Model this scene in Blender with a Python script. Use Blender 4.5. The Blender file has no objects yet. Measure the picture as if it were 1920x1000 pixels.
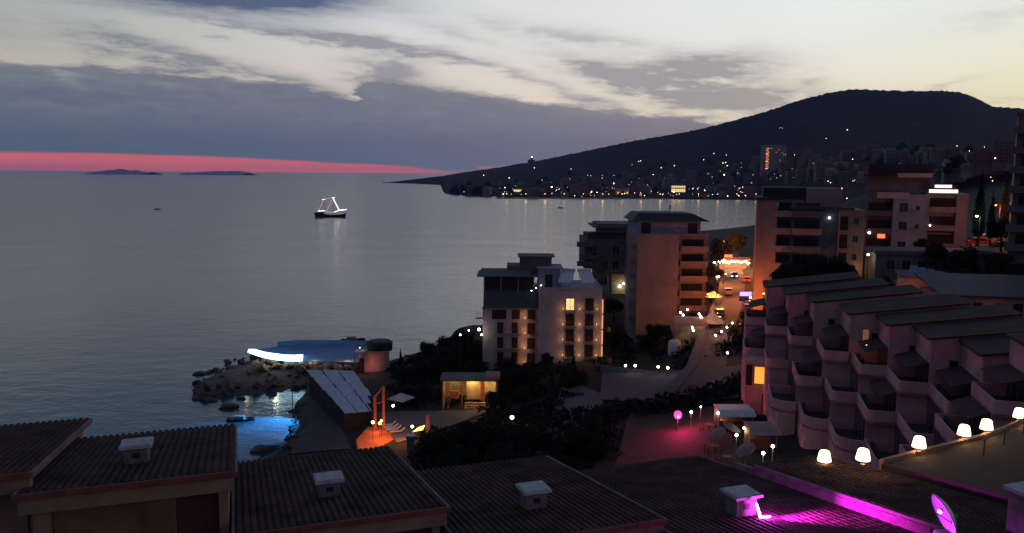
import bpy, math, random
import numpy as np
from mathutils import Vector
rnd = random.Random(7)
SC = bpy.context.scene
COL = SC.collection
R = math.radians

# ------------------------------------------------------------------ camera
FOC, CX, CY, EYE = 1500.0, 960.0, 500.0, 42.0
PITCH, ROLL = R(6.64), R(0.4)
cd = bpy.data.cameras.new('camera'); cam = bpy.data.objects.new('camera', cd); COL.objects.link(cam)
cd.sensor_width = 36.0; cd.lens = 36.0 * FOC / 1920.0
cd.clip_start = 0.3; cd.clip_end = 120000
cam.rotation_mode = 'XYZ'
from mathutils import Matrix
cam.matrix_world = Matrix.Translation((0, 0, EYE)) @ Matrix.Rotation(R(90) - PITCH, 4, 'X') @ Matrix.Rotation(ROLL, 4, 'Z')
SC.camera = cam

_f = np.array([0, math.cos(PITCH), -math.sin(PITCH)]); _r = np.array([1., 0, 0]); _u = np.cross(_r, _f)
_c, _s = math.cos(ROLL), math.sin(ROLL)
_R, _U = _c * _r + _s * _u, -_s * _r + _c * _u
def ray(px, py): return _f + _R * (px - CX) / FOC - _U * (py - CY) / FOC
def at(px, py, Y):                       # the world point at forward distance Y that a photo pixel shows
    d = ray(px, py); return np.array([0, 0, EYE]) + d * (Y / d[1])
def gz(px, py, z):                       # the world point at height z
    d = ray(px, py); return np.array([0, 0, EYE]) + d * ((z - EYE) / d[2])
def xz(px, py, Y):
    p = at(px, py, Y); return float(p[0]), float(p[2])

# ------------------------------------------------------------------ world: dusk sky
W = bpy.data.worlds.new('World'); SC.world = W; W.use_nodes = True
WT = W.node_tree; WT.nodes.clear()
class N:
    def __init__(s, v): s.v = v
    @staticmethod
    def m(op, *a, clamp=False):
        n = WT.nodes.new('ShaderNodeMath'); n.operation = op; n.use_clamp = clamp
        for i, x in enumerate(a):
            if isinstance(x, N): WT.links.new(x.v, n.inputs[i])
            else: n.inputs[i].default_value = float(x)
        return N(n.outputs[0])
    def __add__(s, o): return N.m('ADD', s, o)
    __radd__ = __add__
    def __sub__(s, o): return N.m('SUBTRACT', s, o)
    def __rsub__(s, o): return N.m('SUBTRACT', o, s)
    def __mul__(s, o): return N.m('MULTIPLY', s, o)
    __rmul__ = __mul__
    def __truediv__(s, o): return N.m('DIVIDE', s, o)
def sstep(x, a, b):
    n = WT.nodes.new('ShaderNodeMapRange'); n.interpolation_type = 'SMOOTHSTEP'
    WT.links.new(x.v, n.inputs[0]); n.inputs[1].default_value = a; n.inputs[2].default_value = b
    n.inputs[3].default_value = 0; n.inputs[4].default_value = 1
    return N(n.outputs[0])
def mixc(f, a, b):
    n = WT.nodes.new('ShaderNodeMix'); n.data_type = 'RGBA'
    for sock, x in ((n.inputs[0], f), (n.inputs[6], a), (n.inputs[7], b)):
        if isinstance(x, N): WT.links.new(x.v, sock)
        elif isinstance(x, (int, float)): sock.default_value = x
        else: sock.default_value = (*x, 1)
    return N(n.outputs[2])
def ramp(x, pts, color=True):
    n = WT.nodes.new('ShaderNodeValToRGB'); e = n.color_ramp.elements
    while len(e) > 1: e.remove(e[-1])
    for i, (p, c) in enumerate(pts):
        el = e[0] if i == 0 else e.new(p)
        el.position = p; el.color = (*c, 1) if color else (c, c, c, 1)
    WT.links.new(x.v, n.inputs[0]); return N(n.outputs[0])
tc = WT.nodes.new('ShaderNodeTexCoord')
sp = WT.nodes.new('ShaderNodeSeparateXYZ'); WT.links.new(tc.outputs['Generated'], sp.inputs[0])
dx, dy, dz = (N(sp.outputs[i]) for i in range(3))
AZ = N.m('ARCTAN2', dx, dy)                          # radians, 0 straight ahead, + to the right
EL = N.m('ARCSINE', dz)
def dirof(px, py):
    d = ray(px, py); return math.atan2(d[0], d[1]), math.atan2(d[2], math.hypot(d[0], d[1]))
def wnoise(sx, sy, scale, detail=4, seed=0, rough=.55):
    cb = WT.nodes.new('ShaderNodeCombineXYZ')
    WT.links.new((AZ * sx).v, cb.inputs[0]); WT.links.new((EL * sy + AZ * (sx * .22)).v, cb.inputs[1]); cb.inputs[2].default_value = seed
    n = WT.nodes.new('ShaderNodeTexNoise'); n.inputs['Scale'].default_value = scale
    n.inputs['Detail'].default_value = detail; n.inputs['Roughness'].default_value = rough
    WT.links.new(cb.outputs[0], n.inputs['Vector']); return N(n.outputs[0])
n1 = wnoise(4, 22, 1.6, 6, 1.3, .6); n2 = wnoise(9, 60, 1.7, 6, 7.1, .66); n3 = wnoise(2, 9, 1.5, 3, 4.4)
n4 = wnoise(22, 105, 1.5, 7, 2.2, .68); n5 = wnoise(10, 34, 1.5, 6, 9.2, .62)
azw = AZ + (n1 - .5) * .06 + (n5 - .5) * .06; elw = EL + (n2 - .5) * .022 + (n3 - .5) * .012 + (n4 - .5) * .016
AMIN, AMAX = -0.62, 0.62
A01 = N.m('MULTIPLY_ADD', azw, 1 / (AMAX - AMIN), -AMIN / (AMAX - AMIN), clamp=True)
def apos(px): return (dirof(px, 300)[0] - AMIN) / (AMAX - AMIN)
clear_hi = ramp(A01, [(0, (.40, .44, .43)), (apos(250), (.50, .53, .50)), (apos(640), (.70, .71, .71)), (apos(1000), (.78, .78, .77)), (apos(1500), (.86, .88, .86)), (1, (.84, .87, .78))])
clear_lo = ramp(A01, [(0, (.58, .48, .40)), (apos(400), (.66, .55, .47)), (apos(800), (.80, .66, .56)), (apos(1200), (.92, .80, .64)), (apos(1600), (.93, .85, .64)), (1, (.95, .84, .52))])
clear = mixc(sstep(EL, .055, .19), clear_lo, clear_hi)
def blob(px, py, rx, ry, rot, amp):
    a, e = dirof(px, py); c, s = math.cos(R(rot)), math.sin(R(rot))
    x = azw - a; y = elw - e
    u = (x * c - y * s) / (rx / 1500); v = (x * s + y * c) / (ry / 1500)
    return N.m('EXPONENT', (u * u + v * v) * -1.0) * amp
blobs = [(470, 50, 130, 9, 7, .55), (640, 72, 120, 13, 7, .75), (760, 92, 120, 13, 11, .7), (890, 115, 80, 8, 15, .5),
         (225, 86, 80, 20, 12, .6), (350, 118, 130, 17, 15, .8), (480, 142, 120, 13, 13, .65), (600, 165, 90, 12, 14, .5),
         (725, 135, 60, 26, 4, 1.2), (845, 175, 60, 14, 8, .6), (990, 52, 130, 15, 7, .30), (860, 62, 70, 9, 15, .3), (1120, 75, 120, 12, 8, .25),
         (1290, 158, 150, 36, 7, .95), (1150, 140, 110, 16, 18, .7), (1370, 120, 110, 24, 0, .6), (1430, 185, 110, 20, -4, .65),
         (1050, 170, 120, 13, 22, .45), (1140, 195, 70, 9, 18, .5), (1531, 148, 14, 9, 0, .35), (394, 68, 17, 5, 0, .8), (210, 41, 9, 3, 0, .4),
         (1760, 158, 60, 4, -9, .3), (1890, 186, 60, 4, -7, .3), (1890, 25, 110, 22, -6, .22), (1240, 95, 90, 10, 10, .2), (40, 60, 140, 30, 0, .18), (1600, 195, 170, 20, -2, .3)]
wisp = None
for b in blobs:
    g = blob(*b); wisp = g if wisp is None else wisp + g
wisp = N.m('MULTIPLY', wisp, sstep(n1 * .3 + n4 * .35 + n5 * .35, .36, .60) * 1.45 + .22, clamp=True)
wisp = wisp * .92
wispcol = ramp(A01, [(0, (.20, .23, .26)), (apos(500), (.24, .25, .29)), (apos(900), (.34, .33, .37)), (apos(1300), (.33, .31, .33)), (1, (.50, .44, .38))])
sky = mixc(wisp, clear, wispcol)
dark_top = N.m('ADD', blob(330, -18, 260, 30, 1, 1.3), blob(560, -14, 160, 18, 2, .6), clamp=True)
sky = mixc(dark_top, sky, (.09, .12, .21))
def eld(px, py): return dirof(px, py)[1] / .2
top_pts = [(0, 124), (200, 124), (350, 137), (520, 152), (610, 168), (665, 182), (700, 150), (760, 150), (830, 168), (900, 175), (1000, 190), (1100, 205), (1200, 213), (1290, 216), (1400, 236), (1560, 262), (1800, 300)]
bank_top = ramp(A01, [(apos(p), eld(p, y)) for p, y in top_pts], False) * .2
bank = sstep(bank_top + (n2 - .5) * .016 + (n3 - .5) * .012 + (n4 - .5) * .018 + (n5 - .5) * .020 - EL, -.004, .006)
bank_col = ramp(A01, [(0, (.075, .125, .185)), (apos(300), (.085, .128, .21)), (apos(700), (.115, .15, .245)), (apos(1000), (.16, .175, .26)), (apos(1250), (.22, .20, .265)), (1, (.26, .21, .23))])
bank_hi = ramp(A01, [(0, (.135, .165, .20)), (apos(600), (.17, .18, .235)), (apos(1000), (.25, .235, .28)), (1, (.36, .30, .31))])
bank_col = mixc(sstep(EL, .035, .13), bank_col, bank_hi)
bank_col = mixc(sstep(n3, .35, .75) * .35, bank_col, (.11, .15, .235))
bank_col = mixc(sstep(n5 * .5 + n4 * .5, .40, .62) * sstep(EL, .015, .10) * .50, bank_col, mixc(sstep(AZ, -.3, .3), (.22, .24, .28), (.34, .31, .33)))
sky = mixc(bank * .97, sky, bank_col)
gap = N.m('ADD', blob(130, 141, 28, 5, 6, .5), blob(300, 160, 36, 5, 4, .35), clamp=True)
sky = mixc(gap, sky, (.42, .40, .40))
pk_pts = [(0, 284), (200, 287), (400, 293), (640, 305), (760, 311), (830, 319), (870, 322), (900, 311), (960, 310), (1010, 316)]
pk_top = ramp(A01, [(apos(p), max(0.0, dirof(p, y)[1]) / .03) for p, y in pk_pts], False) * .03
pink = sstep(pk_top - EL + (n2 - .5) * .0022, -.0012, .0026)
pinkc = mixc(sstep(EL + (n3 - .5) * .006, .001, .016), ramp(A01, [(0, (.34, .13, .22)), (apos(300), (.56, .135, .20)), (1, (.55, .2, .26))]), (.78, .16, .19))
pinkc = mixc(sstep(AZ, dirof(700, 300)[0], dirof(1000, 300)[0]), pinkc, (.34, .20, .27))
fr = sstep(N.m('ABSOLUTE', AZ), .95, .7)
sky = mixc(pink * fr, sky, pinkc)
# out of frame: the afterglow fades upwards and round to the dark eastern side
zen = (.115, .135, .225)
east = (.115, .105, .165)
sky = mixc(sstep(EL + (AZ - .45) * -.06, .225, .36), sky, (.13, .215, .34))
sky = mixc(sstep(EL, .36, .75), sky, zen)
away = N.m('ABSOLUTE', AZ - .45)
sky = mixc(sstep(away, 1.0, 2.3), sky, mixc(sstep(EL, .0, .7), east, zen))
sky = mixc(sstep(EL, 0.0, -.04), sky, (.03, .035, .05))
nis = WT.nodes.new('ShaderNodeTexSky'); nis.sky_type = 'NISHITA'; nis.sun_disc = False
nis.sun_elevation = R(-2.0); nis.sun_rotation = R(40)
va = WT.nodes.new('ShaderNodeMix'); va.data_type = 'RGBA'; va.blend_type = 'ADD'; va.inputs[0].default_value = .05
WT.links.new(sky.v, va.inputs[6]); WT.links.new(nis.outputs[0], va.inputs[7])
bg = WT.nodes.new('ShaderNodeBackground'); bg.inputs['Strength'].default_value = 1.0
WT.links.new(va.outputs[2], bg.inputs[0])
wo = WT.nodes.new('ShaderNodeOutputWorld'); WT.links.new(bg.outputs[0], wo.inputs[0])
W.cycles.sampling_method = 'MANUAL'; W.cycles.sample_map_resolution = 1024
SC.view_settings.view_transform = 'Standard'; SC.view_settings.look = 'None'
SC.view_settings.exposure = 0.0; SC.view_settings.gamma = 1.0; SC.view_settings.use_curve_mapping = False
SC.cycles.use_denoising = True
SC.cycles.sample_clamp_indirect = 3.0; SC.cycles.max_bounces = 4; SC.cycles.diffuse_bounces = 2; SC.cycles.glossy_bounces = 2
SC.cycles.caustics_reflective = False; SC.cycles.caustics_refractive = False

# ------------------------------------------------------------------ materials
def srgb(r, g, b):
    f = lambda c: (c / 255 / 12.92) if c / 255 <= .04045 else ((c / 255 + .055) / 1.055) ** 2.4
    return (f(r), f(g), f(b))
def mat(name, col, rough=.85, var=.25, scale=.6, bump=0.0, bscale=8.0, metal=0.0, col2=None, spec=.3, wave=None, world=False):
    m = bpy.data.materials.new(name); m.use_nodes = True; t = m.node_tree; b = t.nodes['Principled BSDF']
    b.inputs['Roughness'].default_value = rough; b.inputs['Metallic'].default_value = metal
    b.inputs['Specular IOR Level'].default_value = spec
    co = t.nodes.new('ShaderNodeTexCoord')
    n = t.nodes.new('ShaderNodeTexNoise'); n.inputs['Scale'].default_value = scale; n.inputs['Detail'].default_value = 6; n.inputs['Roughness'].default_value = .65
    if world: ge = t.nodes.new('ShaderNodeNewGeometry'); t.links.new(ge.outputs['Position'], n.inputs['Vector'])
    else: t.links.new(co.outputs['Object'], n.inputs['Vector'])
    mx = t.nodes.new('ShaderNodeMix'); mx.data_type = 'RGBA'
    c2 = col2 or tuple(c * (1 - var) for c in col); c1 = tuple(min(1, c * (1 + var * .5)) for c in col)
    mr = t.nodes.new('ShaderNodeMapRange'); mr.inputs[1].default_value = .32; mr.inputs[2].default_value = .68
    t.links.new(n.outputs[0], mr.inputs[0]); t.links.new(mr.outputs[0], mx.inputs[0])
    mx.inputs[6].default_value = (*c1, 1); mx.inputs[7].default_value = (*c2, 1)
    t.links.new(mx.outputs[2], b.inputs['Base Color'])
    if bump or wave:
        bn = t.nodes.new('ShaderNodeBump'); bn.inputs['Distance'].default_value = .05 if not wave else .08; bn.inputs['Strength'].default_value = bump or .6
        if wave:
            w = t.nodes.new('ShaderNodeTexWave'); w.bands_direction = wave[0]; w.inputs['Scale'].default_value = wave[1]; w.inputs['Distortion'].default_value = .6
            t.links.new(co.outputs['Object'], w.inputs['Vector']); t.links.new(w.outputs[1], bn.inputs['Height'])
        else:
            n2_ = t.nodes.new('ShaderNodeTexNoise'); n2_.inputs['Scale'].default_value = bscale; n2_.inputs['Detail'].default_value = 4
            t.links.new(co.outputs['Object'], n2_.inputs['Vector']); t.links.new(n2_.outputs[0], bn.inputs['Height'])
        t.links.new(bn.outputs[0], b.inputs['Normal'])
    return m
def emat(name, col, strength):
    m = bpy.data.materials.new(name); m.use_nodes = True; b = m.node_tree.nodes['Principled BSDF']
    b.inputs['Base Color'].default_value = (*[min(.8, c) for c in col], 1)
    b.inputs['Emission Color'].default_value = (*col, 1); b.inputs['Emission Strength'].default_value = strength
    return m
M = {}
M['tile'] = mat('dark_roof_tile', (.062, .043, .041), .95, .6, .9, .6, 30, spec=.05, world=True)
M['roof2'] = mat('flat_roof_tile', (.038, .026, .026), .95, .5, .35, .5, 1, wave=('X', 2.2))
M['cream'] = mat('cream_render', (.22, .14, .10), .9, .3, .8, .3, 12)
M['redtrim'] = mat('red_brown_fascia', (.17, .055, .04), .8, .4, 1.5)
M['brown'] = mat('warm_lit_panel', (.17, .105, .05), .9, .45, .5, .3, 10)  # warm light on the house's wall panel is put into this colour
M['doorred'] = mat('dark_red_door', (.07, .025, .022), .8, .2)
M['strip'] = mat('strip_wall_render', (.13, .10, .12), .95, .45, 1.2, .5, 9)
M['greylilac'] = mat('grey_lilac_render', (.21, .19, .24), .9, .35, .3)
M['ventcap'] = mat('pale_concrete_cap', (.30, .33, .35), .8, .3, 3.0, .3, 20)
M['ventbody'] = mat('vent_render', (.14, .13, .13), .9, .4, 3.0)
M['pinkwall'] = mat('rose_painted_render', (.50, .25, .275), .92, .35, .35, .3, 6)
M['pinkwall2'] = mat('greyish_rose_render', (.44, .27, .25), .92, .35, .35, .3, 6)
M['parapet'] = mat('pale_rose_parapet', (.49, .26, .285), .92, .25, .5)
M['darkopen'] = mat('dark_interior', (.018, .013, .014), .9, .3)
M['awning'] = mat('opening_shade_slab', (.06, .030, .036), .9, .2)
M['glass'] = mat('dark_window_glass', (.012, .013, .017), .15, .2, spec=.5)
M['frame'] = mat('window_frame', (.20, .18, .18), .6, .2)
M['white_wall'] = mat('lilac_white_render', (.33, .29, .32), .9, .25, .3, .3, 5)
M['beige'] = mat('beige_render', (.25, .18, .17), .92, .3, .22, .3, 5)
M['beige2'] = mat('brown_beige_render', (.26, .165, .15), .92, .3, .25)
M['bluewall'] = mat('slate_blue_render', (.20, .23, .33), .9, .25, .3)
M['darkgrey'] = mat('dark_grey_render', (.10, .10, .115), .9, .35, .3)
M['slate'] = mat('navy_slate_roof', (.035, .04, .06), .6, .3, 1.0, .4, 5)
M['black'] = mat('near_black_roof', (.016, .016, .02), .7, .3)
M['shutter'] = mat('brown_shutter', (.06, .035, .028), .8, .3)
M['rail'] = mat('dark_railing', (.04, .035, .035), .6, .2)
M['metal'] = mat('grey_metal', (.20, .21, .22), .45, .2, metal=.5)
M['tank'] = mat('pale_blue_tank', (.42, .50, .56), .5, .25, 2.0)
M['solar'] = mat('blue_solar_panel', (.05, .16, .26), .25, .3, 1.0, spec=.6)
M['asphalt'] = mat('asphalt', (.085, .080, .082), .9, .3, .15, .4, 6)
M['lot'] = mat('grey_concrete_yard', (.085, .08, .095), .9, .35, .08, .3, 3)
M['ground'] = mat('dark_scrub_soil', (.014, .014, .011), .95, .6, .06, .6, 2.0)
M['sand'] = mat('dark_beach_shingle', (.050, .046, .055), .95, .4, .25, .6, 5)
M['rock'] = mat('breakwater_rock', (.085, .070, .062), .95, .55, .5, .8, 3)
M['stone'] = mat('pale_stone', (.30, .24, .16), .95, .5, .9, .8, 3)
M['hill'] = mat('scrub_hillside', (.016, .016, .026), 1.0, .55, .012, .0, col2=(.009, .010, .017), spec=.05)
M['island'] = mat('haze_blue_island', (.22, .19, .34), 1.0, .1, .001)  # bluish distance haze is mixed into the island colour
M['wood'] = mat('orange_brown_timber', (.34, .11, .05), .7, .3, 3.0)
M['deck'] = mat('terracotta_deck', (.50, .13, .045), .8, .35, .5, .4, 4)
M['shade'] = mat('pale_blue_shade_cloth', (.36, .41, .50), .8, .2, 1.0)
M['deckblue'] = mat('blue_pool_deck', (.10, .20, .36), .7, .25, .2, spec=.15)
M['canvas'] = mat('pale_grey_canvas', (.40, .42, .44), .9, .25, 1.0)
M['pinkblock'] = mat('pink_grey_block', (.30, .20, .22), .9, .2)
M['red'] = mat('dark_red_cushion', (.25, .02, .02), .8, .2)
M['trunk'] = mat('bark', (.035, .026, .02), .95, .3, 4)
M['leaf'] = mat('dark_leaf', (.014, .018, .012), .8, .5, .8, spec=.1)
M['leaf2'] = mat('olive_leaf', (.022, .026, .015), .8, .5, .8, spec=.1)
M['cyp'] = mat('cypress_needle', (.009, .014, .011), .9, .4, 2, spec=.05)
M['carp_dark'] = mat('dark_car_paint', (.03, .03, .04), .25, .1, spec=.6)
M['carp_white'] = mat('white_car_paint', (.55, .55, .55), .3, .1, spec=.5)
M['carp_red'] = mat('red_car_paint', (.35, .03, .03), .3, .1, spec=.5)
M['carp_silver'] = mat('silver_car_paint', (.30, .31, .33), .3, .1, metal=.4)
M['tyre'] = mat('tyre_rubber', (.012, .012, .012), .9, .1)
M['hull'] = mat('black_hull', (.012, .012, .013), .5, .1)
M['paint'] = mat('white_road_paint', (.55, .55, .58), .8, .15, 2)
M['foam'] = mat('wake_foam', (.30, .32, .35), .9, .2, .3)
M['terra'] = mat('dark_red_terrace', (.036, .018, .020), .85, .4, .4, .3, 4)
M['floor'] = mat('shade_dark_floor', (.055, .040, .044), .9, .3, 1.5)  # floor darkened to put the shade of the balcony openings into colour
M['dish'] = mat('satellite_dish_paint', (.50, .48, .52), .5, .1)
M['dark_terrace'] = mat('dark_terrace_felt', (.020, .017, .016), .9, .5, .7, .5, 25)
for i, c in enumerate([(.13, .12, .15), (.20, .16, .17), (.08, .08, .11), (.26, .22, .22), (.16, .10, .10)]):
    M['town%d' % i] = mat('town_render_%s' % 'abcde'[i], c, .95, .25, .1)
M['e_white'] = emat('lamp_white', (1, .90, .75), 14)
M['e_cool'] = emat('lamp_cool_white', (.85, .92, 1), 14)
M['e_warm'] = emat('lamp_warm', (1, .62, .28), 10)
M['e_dimwarm'] = emat('shaded_wall_lamp', (1, .50, .18), .9)
M['e_strip'] = emat('warm_lit_edge', (1, .42, .12), .75)
M['e_orange'] = emat('lamp_orange', (1, .30, .06), 12)
M['e_far'] = emat('far_lamp', (1, .88, .72), 9)
M['e_farw'] = emat('far_lamp_warm', (1, .62, .36), 6)
M['e_shade'] = emat('glowing_lamp_shade', (1, .66, .32), 5.5)
M['e_neon'] = emat('white_blue_neon', (.55, .86, 1), 3.2)
M['e_pink'] = emat('pink_flood_lens', (1, .05, .27), 2.3)
M['e_mag'] = emat('magenta_tube', (1, .35, 1), 9)
M['e_win'] = emat('lit_window_amber', (1, .42, .06), .95)
M['e_win2'] = emat('lit_window_pale', (1, .72, .32), 1.0)
M['e_win3'] = emat('dim_lit_window', (.6, .25, .12), .22)
M['e_sign'] = emat('white_sign_face', (1, .88, .90), 1.6)
M['e_tail'] = emat('red_tail_lamp', (1, .05, .03), 5)
M['e_red'] = emat('red_neon', (1, .12, .05), 2.5)
M['e_blue'] = emat('violet_blue_sign', (.35, .3, 1), 1.6)
M['e_yellow'] = emat('yellow_lamp_shade', (1, .75, .15), 2.5)
M['e_string2'] = emat('faint_ship_lights', (1, .9, .75), .42)
M['e_neon2'] = emat('red_orange_neon', (1, .20, .08), 1.1)
M['e_string'] = emat('ship_string_light', (1, .93, .75), 2.6)

# ------------------------------------------------------------------ mesh helpers
class MB:
    def __init__(s): s.v = []; s.f = []; s.mi = []
    def add(s, vs, fs, mi=0):
        o = len(s.v); s.v += [tuple(map(float, p)) for p in vs]
        s.f += [tuple(o + i for i in f) for f in fs]; s.mi += [mi] * len(fs); return s
    def box(s, x0, x1, y0, y1, z0, z1, mi=0):
        return s.add([(x0, y0, z0), (x1, y0, z0), (x1, y1, z0), (x0, y1, z0), (x0, y0, z1), (x1, y0, z1), (x1, y1, z1), (x0, y1, z1)],
                     [(0, 3, 2, 1), (4, 5, 6, 7), (0, 1, 5, 4), (1, 2, 6, 5), (2, 3, 7, 6), (3, 0, 4, 7)], mi)
    def prism(s, poly, z0, z1, mi=0):            # poly in xy
        n = len(poly); vs = [(x, y, z0) for x, y in poly] + [(x, y, z1) for x, y in poly]
        return s.add(vs, [tuple(range(n))[::-1], tuple(range(n, 2 * n))] + [(i, (i + 1) % n, n + (i + 1) % n, n + i) for i in range(n)], mi)
    def xprism(s, poly, x0, x1, mi=0):           # poly in yz, extruded along x
        n = len(poly); vs = [(x0, y, z) for y, z in poly] + [(x1, y, z) for y, z in poly]
        return s.add(vs, [tuple(range(n))[::-1], tuple(range(n, 2 * n))] + [(i, (i + 1) % n, n + (i + 1) % n, n + i) for i in range(n)], mi)
    def yprism(s, poly, y0, y1, mi=0):           # poly in xz
        n = len(poly); vs = [(x, y0, z) for x, z in poly] + [(x, y1, z) for x, z in poly]
        return s.add(vs, [tuple(range(n)), tuple(range(n, 2 * n))[::-1]] + [(i, n + i, n + (i + 1) % n, (i + 1) % n) for i in range(n)], mi)
    def tube(s, p, q, r, r2=None, n=6, mi=0):
        p, q = Vector(p), Vector(q); r2 = r if r2 is None else r2; d = (q - p)
        if d.length < 1e-6: return s
        d.normalize(); a = d.orthogonal().normalized(); b = d.cross(a); vs = []
        for c, rr in ((p, r), (q, r2)):
            for i in range(n): t = 2 * math.pi * i / n; vs.append(c + a * (rr * math.cos(t)) + b * (rr * math.sin(t)))
        return s.add(vs, [tuple(range(n))[::-1], tuple(range(n, 2 * n))] + [(i, (i + 1) % n, n + (i + 1) % n, n + i) for i in range(n)], mi)
    def lathe(s, prof, n=12, c=(0, 0, 0), mi=0):  # prof [(r,z)]
        vs = []; k = len(prof)
        for r_, z in prof:
            for i in range(n): t = 2 * math.pi * i / n; vs.append((c[0] + r_ * math.cos(t), c[1] + r_ * math.sin(t), c[2] + z))
        fs = [(j * n + i, j * n + (i + 1) % n, (j + 1) * n + (i + 1) % n, (j + 1) * n + i) for j in range(k - 1) for i in range(n)]
        fs += [tuple(range(n))[::-1], tuple(range((k - 1) * n, k * n))]
        return s.add(vs, fs, mi)
    def ball(s, c, r_, n=8, sz=1.0, mi=0):
        k = max(3, n // 2); prof = [(max(.001, r_ * math.sin(math.pi * j / k)), -r_ * sz * math.cos(math.pi * j / k)) for j in range(k + 1)]
        return s.lathe(prof, n, c, mi)
    def mesh(s, name, mats, smooth=False):
        m = bpy.data.meshes.new(name); m.from_pydata(s.v, [], s.f); m.polygons.foreach_set('material_index', s.mi)
        for x in (mats if isinstance(mats, (list, tuple)) else [mats]): m.materials.append(M[x] if isinstance(x, str) else x)
        if smooth: m.polygons.foreach_set('use_smooth', [True] * len(s.f))
        m.update(); return m
    def obj(s, name, mats, parent=None, loc=None, rot=None, smooth=False):
        return link(name, s.mesh(name, mats, smooth), parent, loc, rot)
def link(name, data, parent=None, loc=None, rot=None):
    o = bpy.data.objects.new(name, data); COL.objects.link(o)
    if parent is not None: o.parent = parent
    if loc is not None: o.location = loc
    if rot is not None: o.rotation_euler = rot
    return o
def tag(o, label=None, cat=None, group=None, kind=None):
    if label: o['label'] = label
    if cat: o['category'] = cat
    if group: o['group'] = group
    if kind: o['kind'] = kind
    return o
def thing(name, label, cat, loc=(0, 0, 0), rz=0.0, group=None):
    o = bpy.data.objects.new(name, None); o.empty_display_size = .5; COL.objects.link(o)
    o.location = tuple(map(float, loc)); o.rotation_euler = (0, 0, rz); return tag(o, label, cat, group)
def copy_tree(o, parent=None, top=True):
    c = o.copy(); COL.objects.link(c); c.parent = parent
    for ch in list(o.children): copy_tree(ch, c, False)
    return c
def lamp(parent, loc, col, power, radius=.1, spot=None, rot=None, name='light', blend=.6):
    l = bpy.data.lights.new(name, 'SPOT' if spot else 'POINT'); l.color = col; l.energy = power; l.shadow_soft_size = radius
    if spot: l.spot_size = spot; l.spot_blend = blend
    return link(name, l, parent, loc, rot)
def aim(o, src, dst):
    d = Vector(dst) - Vector(src); o.rotation_euler = d.to_track_quat('-Z', 'Y').to_euler()

# ------------------------------------------------------------------ setting: terrain
CP = []
def cp(px, py, z): p = gz(px, py, z); CP.append((p[0], p[1], z))
def cs(px, py, z): p = gz(px, py, 0.0); CP.append((p[0], p[1], z))
for a in [(1000, 690, 6.3), (1100, 690, 7), (1130, 740, 7.5), (1250, 640, 9), (1330, 650, 11), (1200, 715, 8), (1390, 715, 12), (1280, 780, 9), (1000, 800, 7), (880, 775, 4), (900, 740, 4),
          (720, 830, 3.3), (740, 790, 3.3), (640, 800, 2.2), (610, 740, 1.8), (580, 800, 1), (700, 720, 2.6), (760, 720, 3), (670, 700, 2.2), (800, 700, 3), (1400, 620, 14), (1395, 560, 14), (1385, 500, 14.5), (1375, 475, 15), (1345, 690, 11)]: cp(*a)
CP += [(15, 95, 8.5), (25, 88, 12), (24, 70, 13), (50, 66, 19), (60, 90, 22), (50, 105, 18), (50, 150, 15), (65, 150, 18), (72, 160, 26.5), (95, 160, 27), (60, 120, 22), (80, 110, 27), (100, 120, 31), (120, 150, 34),
       (40, 50, 22), (0, 40, 20), (0, 60, 14), (0, 80, 9), (-20, 60, 10), (-30, 50, 10), (-30, 90, 3), (-20, 100, 4.5), (-45, 60, 5), (-50, 40, 9), (0, 0, 26), (40, 10, 32), (-30, 10, 18), (80, 60, 32), (20, 180, 6), (35, 180, 9), (25, 225, 3),
       (60, 300, 8), (90, 300, 14), (110, 400, 8), (150, 560, 3), (175, 600, 3), (150, 250, 30), (250, 300, 50), (260, 500, 45), (-12, 215, 1), (300, 640, 20), (200, 450, 22)]
for a in [(500, 800, -1.6), (525, 775, -.9), (470, 790, -3), (440, 780, -4), (452, 845, -1.5), (350, 800, -6), (600, 640, -5), (740, 634, -3), (850, 600, -4), (1000, 480, -6), (1080, 500, -4), (1150, 430, -6),
          (1300, 420, -6), (1400, 418, -6), (1290, 433, -.5), (549, 762, .1), (548, 800, .1), (528, 832, .1), (490, 852, .1), (500, 820, -.8), (520, 810, -.6), (1200, 480, -4), (1290, 460, -2), (900, 560, -6), (500, 700, -4), (640, 660, -3), (700, 640, -3)]: cs(*a)
CP += [(-80, 90, -5), (-100, 150, -8), (-85, 55, -3), (-90, 0, 0), (-120, 300, -10), (0, 500, -10), (100, 800, -8), (60, 620, -6), (230, 760, -5), (-60, 250, -8)]
P_ = np.array(CP); _D = np.hypot(P_[:, None, 0] - P_[None, :, 0], P_[:, None, 1] - P_[None, :, 1]) + np.eye(len(P_)) * -1.5
_w = np.linalg.solve(np.block([[_D, np.ones((len(P_), 1))], [np.ones((1, len(P_))), np.zeros((1, 1))]]), np.append(P_[:, 2], 0))
def Hf(X, Y):
    X = np.asarray(X, float); Y = np.asarray(Y, float)
    d = np.hypot(X[..., None] - P_[:, 0], Y[..., None] - P_[:, 1]); return d @ _w[:-1] + _w[-1]
def hz(x, y): return float(Hf(x, y))
def grid(name, X, Y, Z, mt, parent=None, smooth=True, mask=None):
    ny, nx = X.shape; v = np.stack([X, Y, Z], -1).reshape(-1, 3)
    f = [(j * nx + i, j * nx + i + 1, (j + 1) * nx + i + 1, (j + 1) * nx + i) for j in range(ny - 1) for i in range(nx - 1) if mask is None or mask[j, i]]
    m = bpy.data.meshes.new(name); m.from_pydata(v.tolist(), [], f); m.materials.append(M[mt])
    if smooth: m.polygons.foreach_set('use_smooth', [True] * len(f))
    return link(name, m, parent)
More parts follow.
